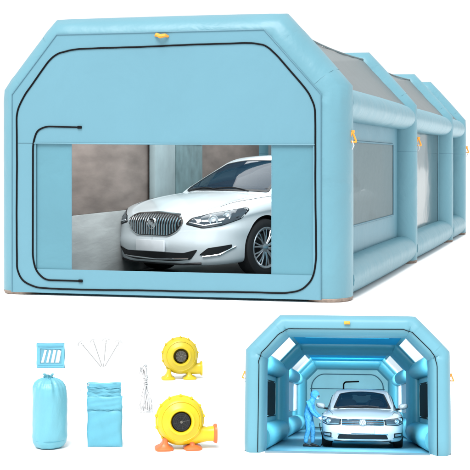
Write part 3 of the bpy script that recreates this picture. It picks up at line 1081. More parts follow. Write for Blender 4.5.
    lathe(bm, [(R * 0.80, xx - 0.03), (R, xx - 0.03), (R, xx + 0.004), (R * 0.93, xx + 0.012), (R * 0.84, xx + 0.008), (R * 0.80, xx - 0.01)], 40, 'X', (0, 0, em[1]))
    er = obj('emblem', bm, M['chrome'], root)
    bm = bmesh.new()
    lathe(bm, [(0, xx + 0.002), (R * 0.82, xx + 0.0), (R * 0.82, xx - 0.02), (0, xx - 0.02)], 32, 'X', (0, 0, em[1]))
    obj('disc', bm, M['black'] if style == 'slats' else M['lamp'], er)
    bm = bmesh.new()
    if style == 'slats':                       # three slanted shields in a ring
        for dy, dz in ((-0.032, 0.014), (0.0, -0.004), (0.032, -0.022)):
            s = 0.020
            q = [Vector((xx + 0.004, dy - s, em[1] + dz + s * 1.1)), Vector((xx + 0.004, dy + s, em[1] + dz + s * 1.1)), Vector((xx + 0.004, dy + s, em[1] + dz - s * 0.3)), Vector((xx + 0.004, dy, em[1] + dz - s * 1.5)), Vector((xx + 0.004, dy - s, em[1] + dz - s * 0.3))]
            slab(bm, [q], Vector((0.006, 0, 0)))
    else:                                      # strokes of a V over a W
        for line in (((-0.030, 0.062), (0, -0.002)), ((0.030, 0.062), (0, -0.002)), ((-0.058, 0.034), (-0.026, -0.058)), ((0.058, 0.034), (0.026, -0.058)), ((-0.026, -0.058), (0, 0.008)), ((0.026, -0.058), (0, 0.008))):
            tube(bm, [(xx + 0.004, line[0][0], em[1] + line[0][1]), (xx + 0.004, line[1][0], em[1] + line[1][1])], 0.006, 6)
    obj('crest', bm, M['chrome'], er)
    # headlights
    c0 = sum((Vector(p) for p in hlp), Vector()) / len(hlp)
    rims = patch('headlight_surround', [c0 + (Vector(p) - c0) * 1.09 for p in hlp], hl, M['black'], rnd=0.03, off=0.003)
    heads = patch('headlight', hlp, hl, M['lens'], rnd=0.03, off=0.009)
    for o_, sg in zip(heads, (1, -1)):
        for (f, rr) in ((0.42, 0.050), (0.66, 0.044)):
            a, b = Vector(hlp[0 if style == 'slats' else 0]), Vector(hlp[4])
            tgt = c0 + (b - a) * (f - 0.52) * 0.95 + Vector((0, 0, 0.005 + 0.06 * (f - 0.5)))
            d = Vector(hl).normalized()
            hit = bvh.ray_cast(tgt + d * 5, -d)
            if hit[0] is None:
                continue
            bm = bmesh.new()
            lathe(bm, [(0, 0.008), (rr * 0.45, 0.012), (rr * 0.55, 0.004), (rr, 0.014), (rr * 1.12, 0.010), (rr * 1.12, -0.01), (0, -0.01)], 24, 'X')
            rotm = Matrix.Rotation(radians(42), 3, 'Z')
            for v in bm.verts:
                v.co = rotm @ v.co + hit[0] + d * 0.008
                v.co.y *= sg
            obj('lamp', bm, M['lamp'], o_)
    # bright strip along the lower edge of each headlight
    i0, i1, i2 = (0, 7, 6) if style == 'slats' else (0, 6, 5)
    stripe('light_strip', [Vector(hlp[i0]) + Vector((0, 0.02, 0.02)), Vector(hlp[i1]) + Vector((0, 0.0, 0.025)), Vector(hlp[i2]) + Vector((0, 0, 0.03))], hl, M['lamp'], 0.007, off=0.012)
    # lower intake, fog strips, plate
    if style == 'slats':
        ik = patch('air_intake', [(2.3, 0.62, 0.345), (2.3, 0.45, 0.30), (2.3, -0.45, 0.30), (2.3, -0.62, 0.345), (2.3, -0.52, 0.225), (2.3, -0.3, 0.20), (2.3, 0.3, 0.20), (2.3, 0.52, 0.225)], FR, M['black'], mirror=False, rnd=0.03)
        stripe('chrome_strip', [(2.3, 0.50, 0.235), (2.3, 0, 0.215), (2.3, -0.50, 0.235)], FR, M['chrome'], 0.009, mirror=False, off=0.01)
        patch('fog_recess', [(2.1, 0.60, 0.36), (1.97, 0.86, 0.40), (1.98, 0.84, 0.33), (2.14, 0.64, 0.27), (2.2, 0.56, 0.28)], hl, M['black'], rnd=0.02)
        stripe('chrome_strip', [(2.16, 0.58, 0.262), (2.06, 0.74, 0.285), (1.92, 0.87, 0.375)], hl, M['chrome'], 0.009, off=0.008)
        pz, pw, ph = 0.372, 0.44, 0.13
    else:
        ik = patch('air_intake', [(2.3, 0.52, 0.335), (2.3, -0.52, 0.335), (2.3, -0.56, 0.225), (2.3, 0.56, 0.225)], FR, M['black'], mirror=False, rnd=0.03)
        stripe('chrome_strip', [(2.3, 0.55, 0.345), (2.3, 0, 0.338), (2.3, -0.55, 0.345)], FR, M['chrome'], 0.008, mirror=False, off=0.006)
        fr_ = patch('fog_recess', [(2.12, 0.56, 0.37), (1.97, 0.85, 0.39), (1.95, 0.86, 0.29), (2.12, 0.60, 0.255)], hl, M['black'], rnd=0.02)
        patch('fog_light', [(2.12, 0.60, 0.345), (2.0, 0.80, 0.362), (2.0, 0.80, 0.312), (2.12, 0.62, 0.29)], hl, M['lamp'], rnd=0.02, off=0.012)
        stripe('chrome_strip', [(2.14, 0.57, 0.255), (2.04, 0.76, 0.262), (1.93, 0.87, 0.28)], hl, M['chrome'], 0.008, off=0.01)
        pz, pw, ph = 0.43, 0.50, 0.135
    h = bvh.ray_cast(Vector((6, 0, pz)), Vector((-1, 0, 0)))
    bm = bmesh.new()
    box(bm, (h[0].x + 0.025, 0, pz), (0.03, pw, ph), 0.006)
    pl = obj('number_plate', bm, M['plate'], root)
    # lip under the bumper
    stripe('bumper_lip', [(2.1, 0.62, 0.185), (2.25, 0.4, 0.17), (2.3, 0, 0.165), (2.25, -0.4, 0.17), (2.1, -0.62, 0.185)], FR, M['black'], 0.016, mirror=False, off=0.0)
    # wipers
    for y0, y1 in ((0.42, -0.12), (-0.12, -0.56)):
        pts = []
        for j in range(9):
            y = y0 + (y1 - y0) * j / 8
            z = 0.985 + 0.02 * sin(pi * j / 8)
            d = Vector(wsd).normalized()
            hit = gvh.ray_cast(Vector((1.19 - 0.03 * sin(pi * j / 8), y, z)) + d * 4, -d)
            if hit[0] is not None:
                pts.append(hit[0] + d * 0.016)
        bm = bmesh.new()
        if len(pts) > 1:
            tube(bm, pts, 0.008, 6)
        obj('wiper', bm, M['black'], root)
    # mirrors
    for sg in ((1,) if style == 'slats' else (1, -1)):
        bm = bmesh.new()
        prof = []
        for j, (dx, ky, kz) in enumerate(((-0.06, 0.80, 0.85), (-0.05, 0.95, 0.97), (0.0, 1, 1), (0.06, 0.85, 0.85), (0.10, 0.5, 0.5), (0.115, 0.1, 0.1))):
            prof.append([Vector((0.60 + dx, sg * (0.955 + 0.105 * ky * q[0] + 0.0), 1.025 + 0.075 * kz * q[1] + 0.015 * q[0])) for q in superell(2.6, 24)])
        loft(bm, prof)
        mo = obj('mirror', bm, M['paint'], root)
        bm = bmesh.new()
        tube(bm, [(0.62, sg * 0.76, 0.945), (0.61, sg * 0.84, 0.955), (0.60, sg * 0.93, 0.975)], 0.022, 8, rads=[0.03, 0.024, 0.02])
        obj('arm', bm, M['black'], mo)
        bm = bmesh.new()
        rr = [[Vector((0.535, sg * (0.955 + 0.075 * q[0]), 1.025 + 0.055 * q[1])) for q in superell(2.6, 20)], [Vector((0.543, sg * (0.955 + 0.08 * q[0]), 1.025 + 0.06 * q[1])) for q in superell(2.6, 20)]]
        loft(bm, rr)
        obj('glass', bm, M['glass'], mo)
    # door handles
    for x in (-0.12, -1.12):
        for sg in (1, -1):
            bm = bmesh.new()
            tube(bm, [(x, sg * 0.885, 0.80), (x + 0.03, sg * 0.925, 0.802), (x + 0.15, sg * 0.925, 0.805), (x + 0.19, sg * 0.885, 0.806)], 0.012, 8)
            obj('door_handle', bm, M['chrome'], root)
    # wheels
    for axx in (FA, RA):
        for sg in (1, -1):
            bm = bmesh.new()
            R0 = 0.335
            lathe(bm, [(0.225, -0.10), (0.26, -0.108), (0.305, -0.108), (0.328, -0.09), (R0, -0.05), (R0, 0.05), (0.328, 0.09), (0.305, 0.108), (0.26, 0.108), (0.225, 0.10), (0.225, -0.10)], 64, 'Y')
            wh = obj('wheel', bm, M['tyre'], root)
            wh.location = (axx, sg * 0.795, R0)
            bm = bmesh.new()
            f = sg
            lathe(bm, [(0.195, f * 0.04), (0.21, f * 0.10), (0.232, f * 0.113), (0.240, f * 0.106), (0.238, f * 0.03), (0.195, f * -0.05)], 64, 'Y')
            nsp = 10
            for s_ in range(nsp):
                for da in (-0.10, 0.10):
                    a0 = 2 * pi * s_ / nsp + 0.2
                    a1 = a0 + da
                    p0 = Vector((0.05 * cos(a0 + da * 0.6), f * 0.082, 0.05 * sin(a0 + da * 0.6)))
                    p1 = Vector((0.13 * cos(a0 + da * 0.8), f * 0.098, 0.13 * sin(a0 + da * 0.8)))
                    p2 = Vector((0.222 * cos(a1 * 1.0 + da * 0.25), f * 0.095, 0.222 * sin(a1 + da * 0.25)))
                    tube(bm, [p0, p1, p2], 0.010, 6, rads=[0.012, 0.010, 0.0085])
            lathe(bm, [(0, f * 0.105), (0.03, f * 0.103), (0.05, f * 0.09), (0.058, f * 0.06), (0.0, f * 0.05)], 24, 'Y')
            obj('rim', bm, M['alloy'], wh)
            bm = bmesh.new()
            lathe(bm, [(0, f * 0.02), (0.16, f * 0.02), (0.16, f * 0.0), (0.228, f * -0.02), (0.228, f * -0.06), (0, f * -0.06)], 48, 'Y')
            obj('brake_disc', bm, M['guard_black'], wh)
            # dark liner of the wheel arch
            bm = bmesh.new()
            lathe(bm, [(0.02, -0.17), (0.371, -0.17), (0.371, 0.075)], 48, 'Y', (axx, sg * 0.80, 0.335)) if sg > 0 else lathe(bm, [(0.02, 0.17), (0.371, 0.17), (0.371, -0.075)], 48, 'Y', (axx, sg * 0.80, 0.335))
            bmesh.ops.delete(bm, geom=[v for v in bm.verts if v.co.z < 0.17], context='VERTS')
            obj('arch_liner', bm, M['black'], root)
    if style == 'slats':                       # short-tailed body
        def rx(x):
            return x if x > -0.25 else -0.25 + (x + 0.25) * 0.40
        seen = set()
        def walk(o):
            for c in list(o.children):
                if c.name.startswith('wheel'):
                    c.location.x = rx(c.location.x)
                    continue
                if c.type == 'MESH' and c.data.name not in seen:
                    seen.add(c.data.name)
                    if c.name.startswith('arch_liner'):
                        xm = sum(v.co.x for v in c.data.vertices) / len(c.data.vertices)
                        for v in c.data.vertices:
                            v.co.x += rx(xm) - xm
                    else:
                        for v in c.data.vertices:
                            v.co.x = rx(v.co.x)
                            if v.co.z > 1.0:
                                v.co.z = 1.0 + (v.co.z - 1.0) * 0.86
                walk(c)
        bpy.context.view_layer.update()
        walk(root)
    return root

# car seen through the front of the large booth; its left front wheel stands at picture column 262
PSI = radians(41)
CS = 1.11
wd = 17.5
wheel = Vector(((262 - 235) / F * wd, wd, 0))
Hd = Vector((-sin(PSI), -cos(PSI), 0))
Ld = Vector((cos(PSI), -sin(PSI), 0))
cpos = wheel - Hd * 1.42 * CS - Ld * 0.83 * CS
cpos.z = 0.011
car('parked_car', 'white sedan with vertical chrome grille slats parked inside the large booth', 'slats', cpos, atan2(Hd.y, Hd.x), CS)

# ------------------------------------------------------------------ the small booth (view from the front, open)
MROT = Matrix.Rotation(MYAW, 4, 'Z') @ Matrix.Rotation(MTILT, 4, 'X')
def mini_pt(x, y, t):
    """local point of the small booth's cross plane t seen at picture point x, y"""
    d = Vector(((x - 235) / F, 1, (HY - y) / F))
    R = MROT.to_3x3()
    n = R @ Vector((0, 1, 0))
    O = MF + n * t
    C0 = Vector((0, 0, CH))
    k = (O - C0).dot(n) / d.dot(n)
    return R.transposed() @ (C0 + d * k - MF)

def small_booth():
    root = thing('inflatable_booth', 'small blue inflatable booth seen from its open front with car and worker inside', 'paint booth', MF)
    root.rotation_euler = MROT.to_euler()
    sh, chx = 0.53, 0.178
    out = [(-MW / 2, 0), (-MW / 2, sh), (-MW / 2 + chx, MH), (MW / 2 - chx, MH), (MW / 2, sh), (MW / 2, 0)]
    a = 0.061
    at = [0.14, 2.6, 6.5, 7.3]
    cents = None
    for i, t in enumerate(at):
        bm, C = arch_bm(out, 0.056 if i == 0 else a, 0.14 if i == 0 else 0.24, t, m=3.0 if i == 0 else 2.2, ripple=0.5)
        cents = C if cents is None else cents
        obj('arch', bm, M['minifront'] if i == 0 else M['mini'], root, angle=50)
    # flat front border with the zip at its inner edge
    def inset(k):
        P = [Vector(p) for p in out]
        segs = [(P[i + 1] - P[i]).normalized() for i in range(5)]
        nn = lambda d: Vector((d.y, -d.x))
        r = []
        for i, p in enumerate(P):
            if i == 0:
                r.append(p + nn(segs[0]) * k)
            elif i == 5:
                r.append(p + nn(segs[4]) * k)
            else:
                b = (nn(segs[i - 1]) + nn(segs[i])).normalized()
                r.append(p + b * k / b.dot(nn(segs[i])))
        return r
    I0, I1 = inset(0.014), inset(0.075)
    bm = bmesh.new()
    zl = round_poly([Vector((p.x, -0.0015, p.y + (0.006 if p.y == 0 else 0))) for p in I1], 0.05, False, 6)
    zl = [p + Vector((0.0022 * sin(i * 2.1), 0, 0.0018 * sin(i * 1.7))) for i, p in enumerate(zl)]
    tube(bm, zl, 0.0022, 6)
    obj('zip', bm, M['zip'], root)
    # orange tag at the top, loops at the sides
    p = mini_pt(347, 322.8, -0.012)
    bm = bmesh.new()
    box(bm, p, (0.032, 0.008, 0.016), 0.003)
    box(bm, p + Vector((0.004, -0.004, -0.001)), (0.016, 0.008, 0.009), 0.002)
    obj('tag', bm, M['orange'], root)
    for sx in (-1, 1):
        strap_tab(root, (sx * (MW / 2 + 0.004), 0.10, 0.395), 0.035, 0.3)
    # floor
    bm = bmesh.new()
    box(bm, (0, 3.65, -0.002), (MW - 2 * a + 0.05, 7.26, 0.012), 0.003)
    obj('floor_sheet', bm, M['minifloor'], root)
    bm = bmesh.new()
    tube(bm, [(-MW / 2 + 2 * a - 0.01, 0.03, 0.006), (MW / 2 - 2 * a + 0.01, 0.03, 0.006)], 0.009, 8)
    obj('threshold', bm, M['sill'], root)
    sw = MW / 2 - a * 0.75
    for i in range(3):
        t0, t1 = at[i], at[i + 1]
        for sx in (-1, 1):
            obj('side_tube', htube_bm((sx * (MW / 2 - 0.062), t0 + 0.08, 0.480), (sx * (MW / 2 - 0.062), t1 - 0.05, 0.480), 0.05, 0.055, end=0.92), M['mini'], root, angle=60)
            obj('side_tube', htube_bm((sx * (MW / 2 - 0.066), t0 + 0.08, 0.072), (sx * (MW / 2 - 0.066), t1 - 0.05, 0.072), 0.066, 0.07, end=0.92), M['mini'], root, angle=60)
            if i == 0:
                wa, wb, va, vb = 1.15, 2.22, 0.178, 0.385
            elif i == 1:
                wa, wb, va, vb = 4.0, 6.2, 0.19, 0.425
            else:
                wa, wb, va, vb = t0 + 0.3, t1 - 0.3, 0.2, 0.38
            bm = bmesh.new()
            slab(bm, [rect_loop('x', t0 + 0.02, t1 - 0.02, 0.06, 0.5, sx * sw), rect_loop('x', wa, wb, va, vb, sx * sw)], Vector((sx * 0.004, 0, 0)))
            wl = obj('side_wall', bm, M['mini'], root, smooth=False)
            if i == 2:
                bm = bmesh.new()
                box(bm, (sx * (sw + 0.002), (wa + wb) / 2, (va + vb) / 2), (0.003, wb - wa + 0.02, vb - va + 0.02))
                obj('window', bm, M['miniback'], wl, smooth=False)
                continue
            bm = bmesh.new()
            nx, nz = 8, 6
            g = [[bm.verts.new((sx * (sw - 0.003 - 0.004 * sin(pi * p_ / nx) - random.uniform(0, 0.0015)), wa - 0.02 + (wb - wa + 0.04) * p_ / nx, va - 0.008 + (vb - va + 0.016) * q / nz)) for q in range(nz + 1)] for p_ in range(nx + 1)]
            for p_ in range(nx):
                for q in range(nz):
                    bm.faces.new((g[p_][q], g[p_ + 1][q], g[p_ + 1][q + 1], g[p_][q + 1]))
            wn = obj('window', bm, M['zip'] if i == 0 else M['plate'], wl)
            bm = bmesh.new()
            xx = sx * (sw - 0.004)
            tube(bm, [(xx, wa, va), (xx, wb, va), (xx, wb, vb), (xx, wa, vb)], 0.003, 5, closed=True)
            obj('window_trim', bm, M['miniback'] if i == 0 else M['base'], wn)
        # sloped roof sheets with open skylights
        for sx in (-1, 1):
            k = a * 0.9
            lo = Vector((sx * (MW / 2 - k), 0, sh - k * 0.45))
            hi = Vector((sx * (MW / 2 - chx - k * 0.4), 0, MH - k))
            dirv = (hi - lo)
            def P(f, t):
                q = lo + dirv * f
                return Vector((q.x, t, q.z))
            if i == 0:
                sa, sb = 1.05, 2.2
            elif i == 1:
                sa, sb = 4.2, 5.7
            else:
                sa, sb = 6.8, 7.0
            bm = bmesh.new()
            slab(bm, [[P(0, t0), P(0, t1), P(1, t1), P(1, t0)], [P(0.12, sa), P(0.12, sb), P(0.90, sb), P(0.90, sa)]], (Vector((sx * 0.6, 0, 0.6))).normalized() * 0.004)
            rs = obj('roof_slope', bm, M['mini'], root, smooth=False)
            bm = bmesh.new()
            up_ = (Vector((sx * 0.6, 0, 0.6))).normalized()
            slab(bm, [[P(0.10, sa - 0.02) + up_ * 0.006, P(0.10, sb + 0.02) + up_ * 0.006, P(0.92, sb + 0.02) + up_ * 0.006, P(0.92, sa - 0.02) + up_ * 0.006]], up_ * 0.0015)
            obj('skylight', bm, M['skyvinyl'], rs, smooth=False)
        # flat roof, with an open strip in the first bay
        zr = MH - a * 0.9
        bm = bmesh.new()
        x1 = MW / 2 - chx - 0.02
        loops = [[(-x1, t0, zr), (x1, t0, zr), (x1, t1, zr), (-x1, t1, zr)]]
        if i == 0:
            loops.append([(-0.26, 1.22, zr), (0.26, 1.22, zr), (0.26, 1.50, zr), (-0.26, 1.50, zr)])
        slab(bm, [[Vector(p) for p in l] for l in loops], Vector((0, 0, 0.004)))
        rp = obj('roof_panel', bm, M['miniroof'], root, smooth=False)
        if i == 0:
            bm = bmesh.new()
            box(bm, (0, 1.36, zr + 0.008), (0.54, 0.31, 0.002))
            obj('skylight', bm, M['skyvinyl'], rp, smooth=False)
    # back wall with its zips
    tb = at[-1] - 0.1
    bm = bmesh.new()
    slab(bm, [[Vector((c.x, tb, max(c.y, 0.01))) for c in cents]], Vector((0, 0.006, 0)))
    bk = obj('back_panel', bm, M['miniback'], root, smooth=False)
    bm = bmesh.new()
    J = inset(0.165)
    tube(bm, round_poly([Vector((p.x, tb - 0.01, p.y + (0.02 if p.y == 0 else 0))) for p in J], 0.1, False, 6), 0.006, 6)
    tube(bm, [Vector((-MW / 2 + 0.15, tb - 0.006, mini_pt(347, 389, tb).z)), Vector((MW / 2 - 0.15, tb - 0.006, mini_pt(347, 389, tb).z))], 0.004, 5)
    obj('seam', bm, M['seam'], bk)
    bm = bmesh.new()
    tube(bm, round_poly([mini_pt(343.6, 396, tb - 0.012), mini_pt(343.6, 384, tb - 0.012), mini_pt(345.2, 382, tb - 0.012), mini_pt(359, 381.5, tb - 0.012)], 0.02, False, 4), 0.0085, 6)
    obj('zip', bm, M['zip'], bk)
    return root
mini = small_booth()
for t_, z_, p_, a_ in ((0.33, 0.575, 9.0, 50), (2.95, 0.575, 9.0, 52), (5.3, 0.56, 10.0, 62)):
    lo_ = MROT.to_3x3() @ Vector((0, t_, z_)) + MF
    area_lamp('booth_fill', lo_, (MROT @ Matrix.Rotation(radians(a_), 4, 'X')).to_euler(), 0.55, 0.10, p_)  # added fill lights, unseen from the front, to brighten the small booth

# car in the small booth
p = mini_pt(362.5, 447.5, 0)
R3 = MROT.to_3x3()
def mini_floor(x, y):
    d = Vector(((x - 235) / F, 1, (HY - y) / F))
    n = R3 @ Vector((0, 0, 1))
    C0 = Vector((0, 0, CH))
    k = (MF + n * 0.005 - C0).dot(n) / d.dot(n)
    return C0 + d * k
cp = mini_floor(362.3, 447.0)
fl = R3 @ Vector((0, 1, 0))
SC2 = 0.262
mc = car('parked_car', 'white sedan with horizontal grille and round badge parked inside the small open booth', 'bars', cp + fl * (1.42 * SC2), 0, SC2)
mc.scale = (SC2, SC2, SC2 * 0.885)
mc.rotation_euler = (MROT @ Matrix.Rotation(radians(-90), 4, 'Z')).to_euler()

# ------------------------------------------------------------------ worker
def skinned(name, verts, edges, rad, m, parent, sub=2, root_i=0):
    me = bpy.data.meshes.new(name)
    me.from_pydata(verts, edges, [])
    o = bpy.data.objects.new(name, me)
    COL.objects.link(o)
    md = o.modifiers.new('skin', 'SKIN')
    md.use_smooth_shade = True
    sv = me.skin_vertices[0].data
    for i, r in enumerate(rad):
        sv[i].radius = (r, r) if not isinstance(r, tuple) else r
        sv[i].use_root = (i == root_i)
    s = o.modifiers.new('sub', 'SUBSURF')
    s.levels = s.render_levels = sub
    dg = bpy.context.evaluated_depsgraph_get()
    m2 = bpy.data.meshes.new_from_object(o.evaluated_get(dg))
    o.modifiers.clear()
    o.data = m2
    m2.materials.clear()
    m2.materials.append(m)
    for p_ in m2.polygons:
        p_.use_smooth = True
    o.parent = parent
    return o

def worker():
    loc = mini_floor(308.8, 446.5)
    S = 0.184
    root = thing('person', 'worker in hooded blue coverall bending towards the white car with a spray gun', 'person', loc)
    root.rotation_euler = (MROT @ Matrix.Rotation(radians(-14), 4, 'Z')).to_euler()
    root.scale = (S,) * 3
    V, E, Rr = [], [], []
    def add(p, r, par=None):
        V.append(p); Rr.append(r)
        if par is not None:
            E.append((par, len(V) - 1))
        return len(V) - 1
    pel = add((-0.02, 0, 0.93), (0.165, 0.15))
    sp = add((-0.02, 0, 1.10), (0.16, 0.145), pel)
    ch = add((0.03, 0, 1.32), (0.185, 0.16), sp)
    nk = add((0.11, 0, 1.475), (0.085, 0.085), ch)
    h1 = add((0.165, 0, 1.565), (0.115, 0.11), nk)
    h2 = add((0.215, 0, 1.635), (0.105, 0.10), h1)
    hands = []
    for sg, fx in ((1, 0.10), (-1, -0.06)):
        hp = add((0.0, sg * 0.10, 0.86), 0.115, pel)
        kn = add((0.05 + fx * 0.6, sg * 0.12, 0.49), 0.085, hp)
        sn = add((fx * 0.9, sg * 0.125, 0.28), 0.078, kn)
        an = add((fx, sg * 0.13, 0.10), 0.062, sn)
        so_ = add((0.04, sg * 0.19, 1.37), 0.085, ch)
        el = add((0.10 if sg > 0 else 0.16, sg * 0.25, 1.12), 0.068, so_)
        fo = add((0.25, sg * 0.20, 1.00), 0.056, el)
        wr = add((0.36 if sg < 0 else 0.34, sg * 0.14, 0.92), 0.042, fo)
        hands.append((V[wr], sg))
    body = skinned('body', V, E, Rr, M['suit'], root, 2, pel)
    # hood drawn round the face, mask and goggles
    bm = bmesh.new()
    bmesh.ops.create_uvsphere(bm, u_segments=24, v_segments=16, radius=1.0)
    for v in bm.verts:
        v.co = Vector((v.co.x * 0.135, v.co.y * 0.122, v.co.z * 0.15))
        if v.co.x < 0:
            v.co.x *= 1.15
    bmesh.ops.rotate(bm, cent=(0, 0, 0), matrix=Matrix.Rotation(radians(30), 3, 'Y'), verts=bm.verts)
    bmesh.ops.translate(bm, vec=(0.20, 0, 1.625), verts=bm.verts)
    hd = obj('hood', bm, M['suit'], root)
    rot = Matrix.Rotation(radians(30), 3, 'Y')
    fc = Vector((0.20, 0, 1.625))
    def facept(x, y, z):
        return fc + rot @ Vector((x, y, z))
    bm = bmesh.new()
    rings = []
    for dx, k in ((0.085, 0.80), (0.118, 0.78), (0.135, 0.6), (0.14, 0.3)):
        rings.append([facept(dx, 0.095 * k * q[0], 0.10 * k * q[1] - 0.012) for q in superell(2, 20)])
    loft(bm, rings)
    fo = obj('face', bm, M['skin'], root)
    bm = bmesh.new()
    rings = []
    for dx, k in ((0.10, 1.0), (0.145, 0.95), (0.165, 0.6), (0.172, 0.25)):
        rings.append([facept(dx, 0.068 * k * q[0], 0.050 * k * q[1] - 0.052) for q in superell(2.2, 20)])
    loft(bm, rings)
    obj('mask', bm, M['mask'], fo)
    bm = bmesh.new()
    rings = []
    for dx, k in ((0.10, 1.0), (0.145, 0.97), (0.152, 0.8)):
        rings.append([facept(dx, 0.075 * k * q[0], 0.030 * k * q[1] + 0.028) for q in superell(3, 20)])
    loft(bm, rings)
    obj('goggles', bm, M['lens'], fo)
    # gloves with five fingers each
    for (w, sg) in hands:
        V, E, Rr = [], [], []
        d = Vector((0.62, -sg * 0.30, -0.42)).normalized()
        s = Vector((0, -sg, 0)) - d * d.dot(Vector((0, -sg, 0)))
        s.normalize()
        up = d.cross(s)
        w0 = Vector(w) - d * 0.01
        add_ = lambda p, r, par=None: (V.append(tuple(p)), Rr.append(r), E.append((par, len(V) - 1)) if par is not None else None, len(V) - 1)[3]
        a = add_(w0, 0.034)
        b = add_(w0 + d * 0.05, (0.042, 0.026), a)
        for j, (off, ln) in enumerate(((-0.032, 0.070), (-0.011, 0.082), (0.011, 0.076), (0.031, 0.060))):
            k1 = add_(w0 + d * 0.088 + up * off, 0.0115, b)
            k2 = add_(w0 + d * (0.088 + ln * 0.5) + up * off * 1.05 + s * 0.016, 0.0105, k1)
            k3 = add_(w0 + d * (0.088 + ln * 0.75) + up * off * 1.05 + s * 0.045, 0.009, k2)
        t1 = add_(w0 + d * 0.045 + up * -0.038 + s * 0.02, 0.013, b)
        t2 = add_(w0 + d * 0.085 + up * -0.052 + s * 0.045, 0.011, t1)
        skinned('glove', V, E, Rr, M['white'], root, 1, 1)
    # shoes
    for fx, sg in ((0.10, 1), (-0.06, -1)):
        bm = bmesh.new()
        rings = []
        for dx, wy, hz in ((-0.09, 0.030, 0.05), (-0.075, 0.042, 0.085), (-0.02, 0.046, 0.10), (0.06, 0.050, 0.080), (0.13, 0.050, 0.058), (0.175, 0.038, 0.045), (0.19, 0.018, 0.03)):
            rings.append([Vector((fx + dx, sg * 0.13 + wy * q[0], max(0.0, hz * 0.5 + hz * 0.5 * q[1]) + 0.002)) for q in superell(2.6, 18)])
        loft(bm, rings)
        obj('shoe', bm, M['shoe'], root)
    # spray gun, held by the worker
    M4 = Matrix.Translation(loc) @ root.rotation_euler.to_matrix().to_4x4() @ Matrix.Scale(S, 4)
    gpos = M4 @ Vector((0.44, 0.0, 0.86))
    g = thing('spray_gun', 'small white spray gun with dark hose held by the worker in the coverall', 'spray gun', gpos)
    g.rotation_euler = root.rotation_euler
    g.scale = (S,) * 3
    bm = bmesh.new()
    tube(bm, [(-0.06, 0, 0.02), (0.04, 0, 0.03), (0.12, 0, 0.03), (0.15, 0, 0.03)], 0.02, 10, rads=[0.016, 0.024, 0.022, 0.012])
    tube(bm, [(-0.04, 0, 0.02), (-0.055, 0, -0.05), (-0.07, 0, -0.10)], 0.017, 8)
    obj('gun_body', bm, M['white'], g)
    bm = bmesh.new()
    lathe(bm, [(0, 0), (0.04, 0.0), (0.048, 0.02), (0.048, 0.09), (0.03, 0.10), (0, 0.10)], 20, 'Z', (0.07, 0, 0.045))
    obj('paint_cup', bm, M['white'], g)
    bm = bmesh.new()
    hp = [(-0.07, 0, -0.10), (-0.08, 0.0, -0.20), (-0.02, -0.02, -0.42), (0.03, -0.03, -0.62), (0.0, -0.05, -0.78), (-0.06, -0.06, -0.845), (-0.22, -0.06, -0.845), (-0.34, -0.02, -0.845), (-0.5, 0.05, -0.845)]
    tube(bm, [Vector(q) for q in catmull(hp, 5)], 0.013, 6)
    obj('hose', bm, M['zip'], g)
worker()

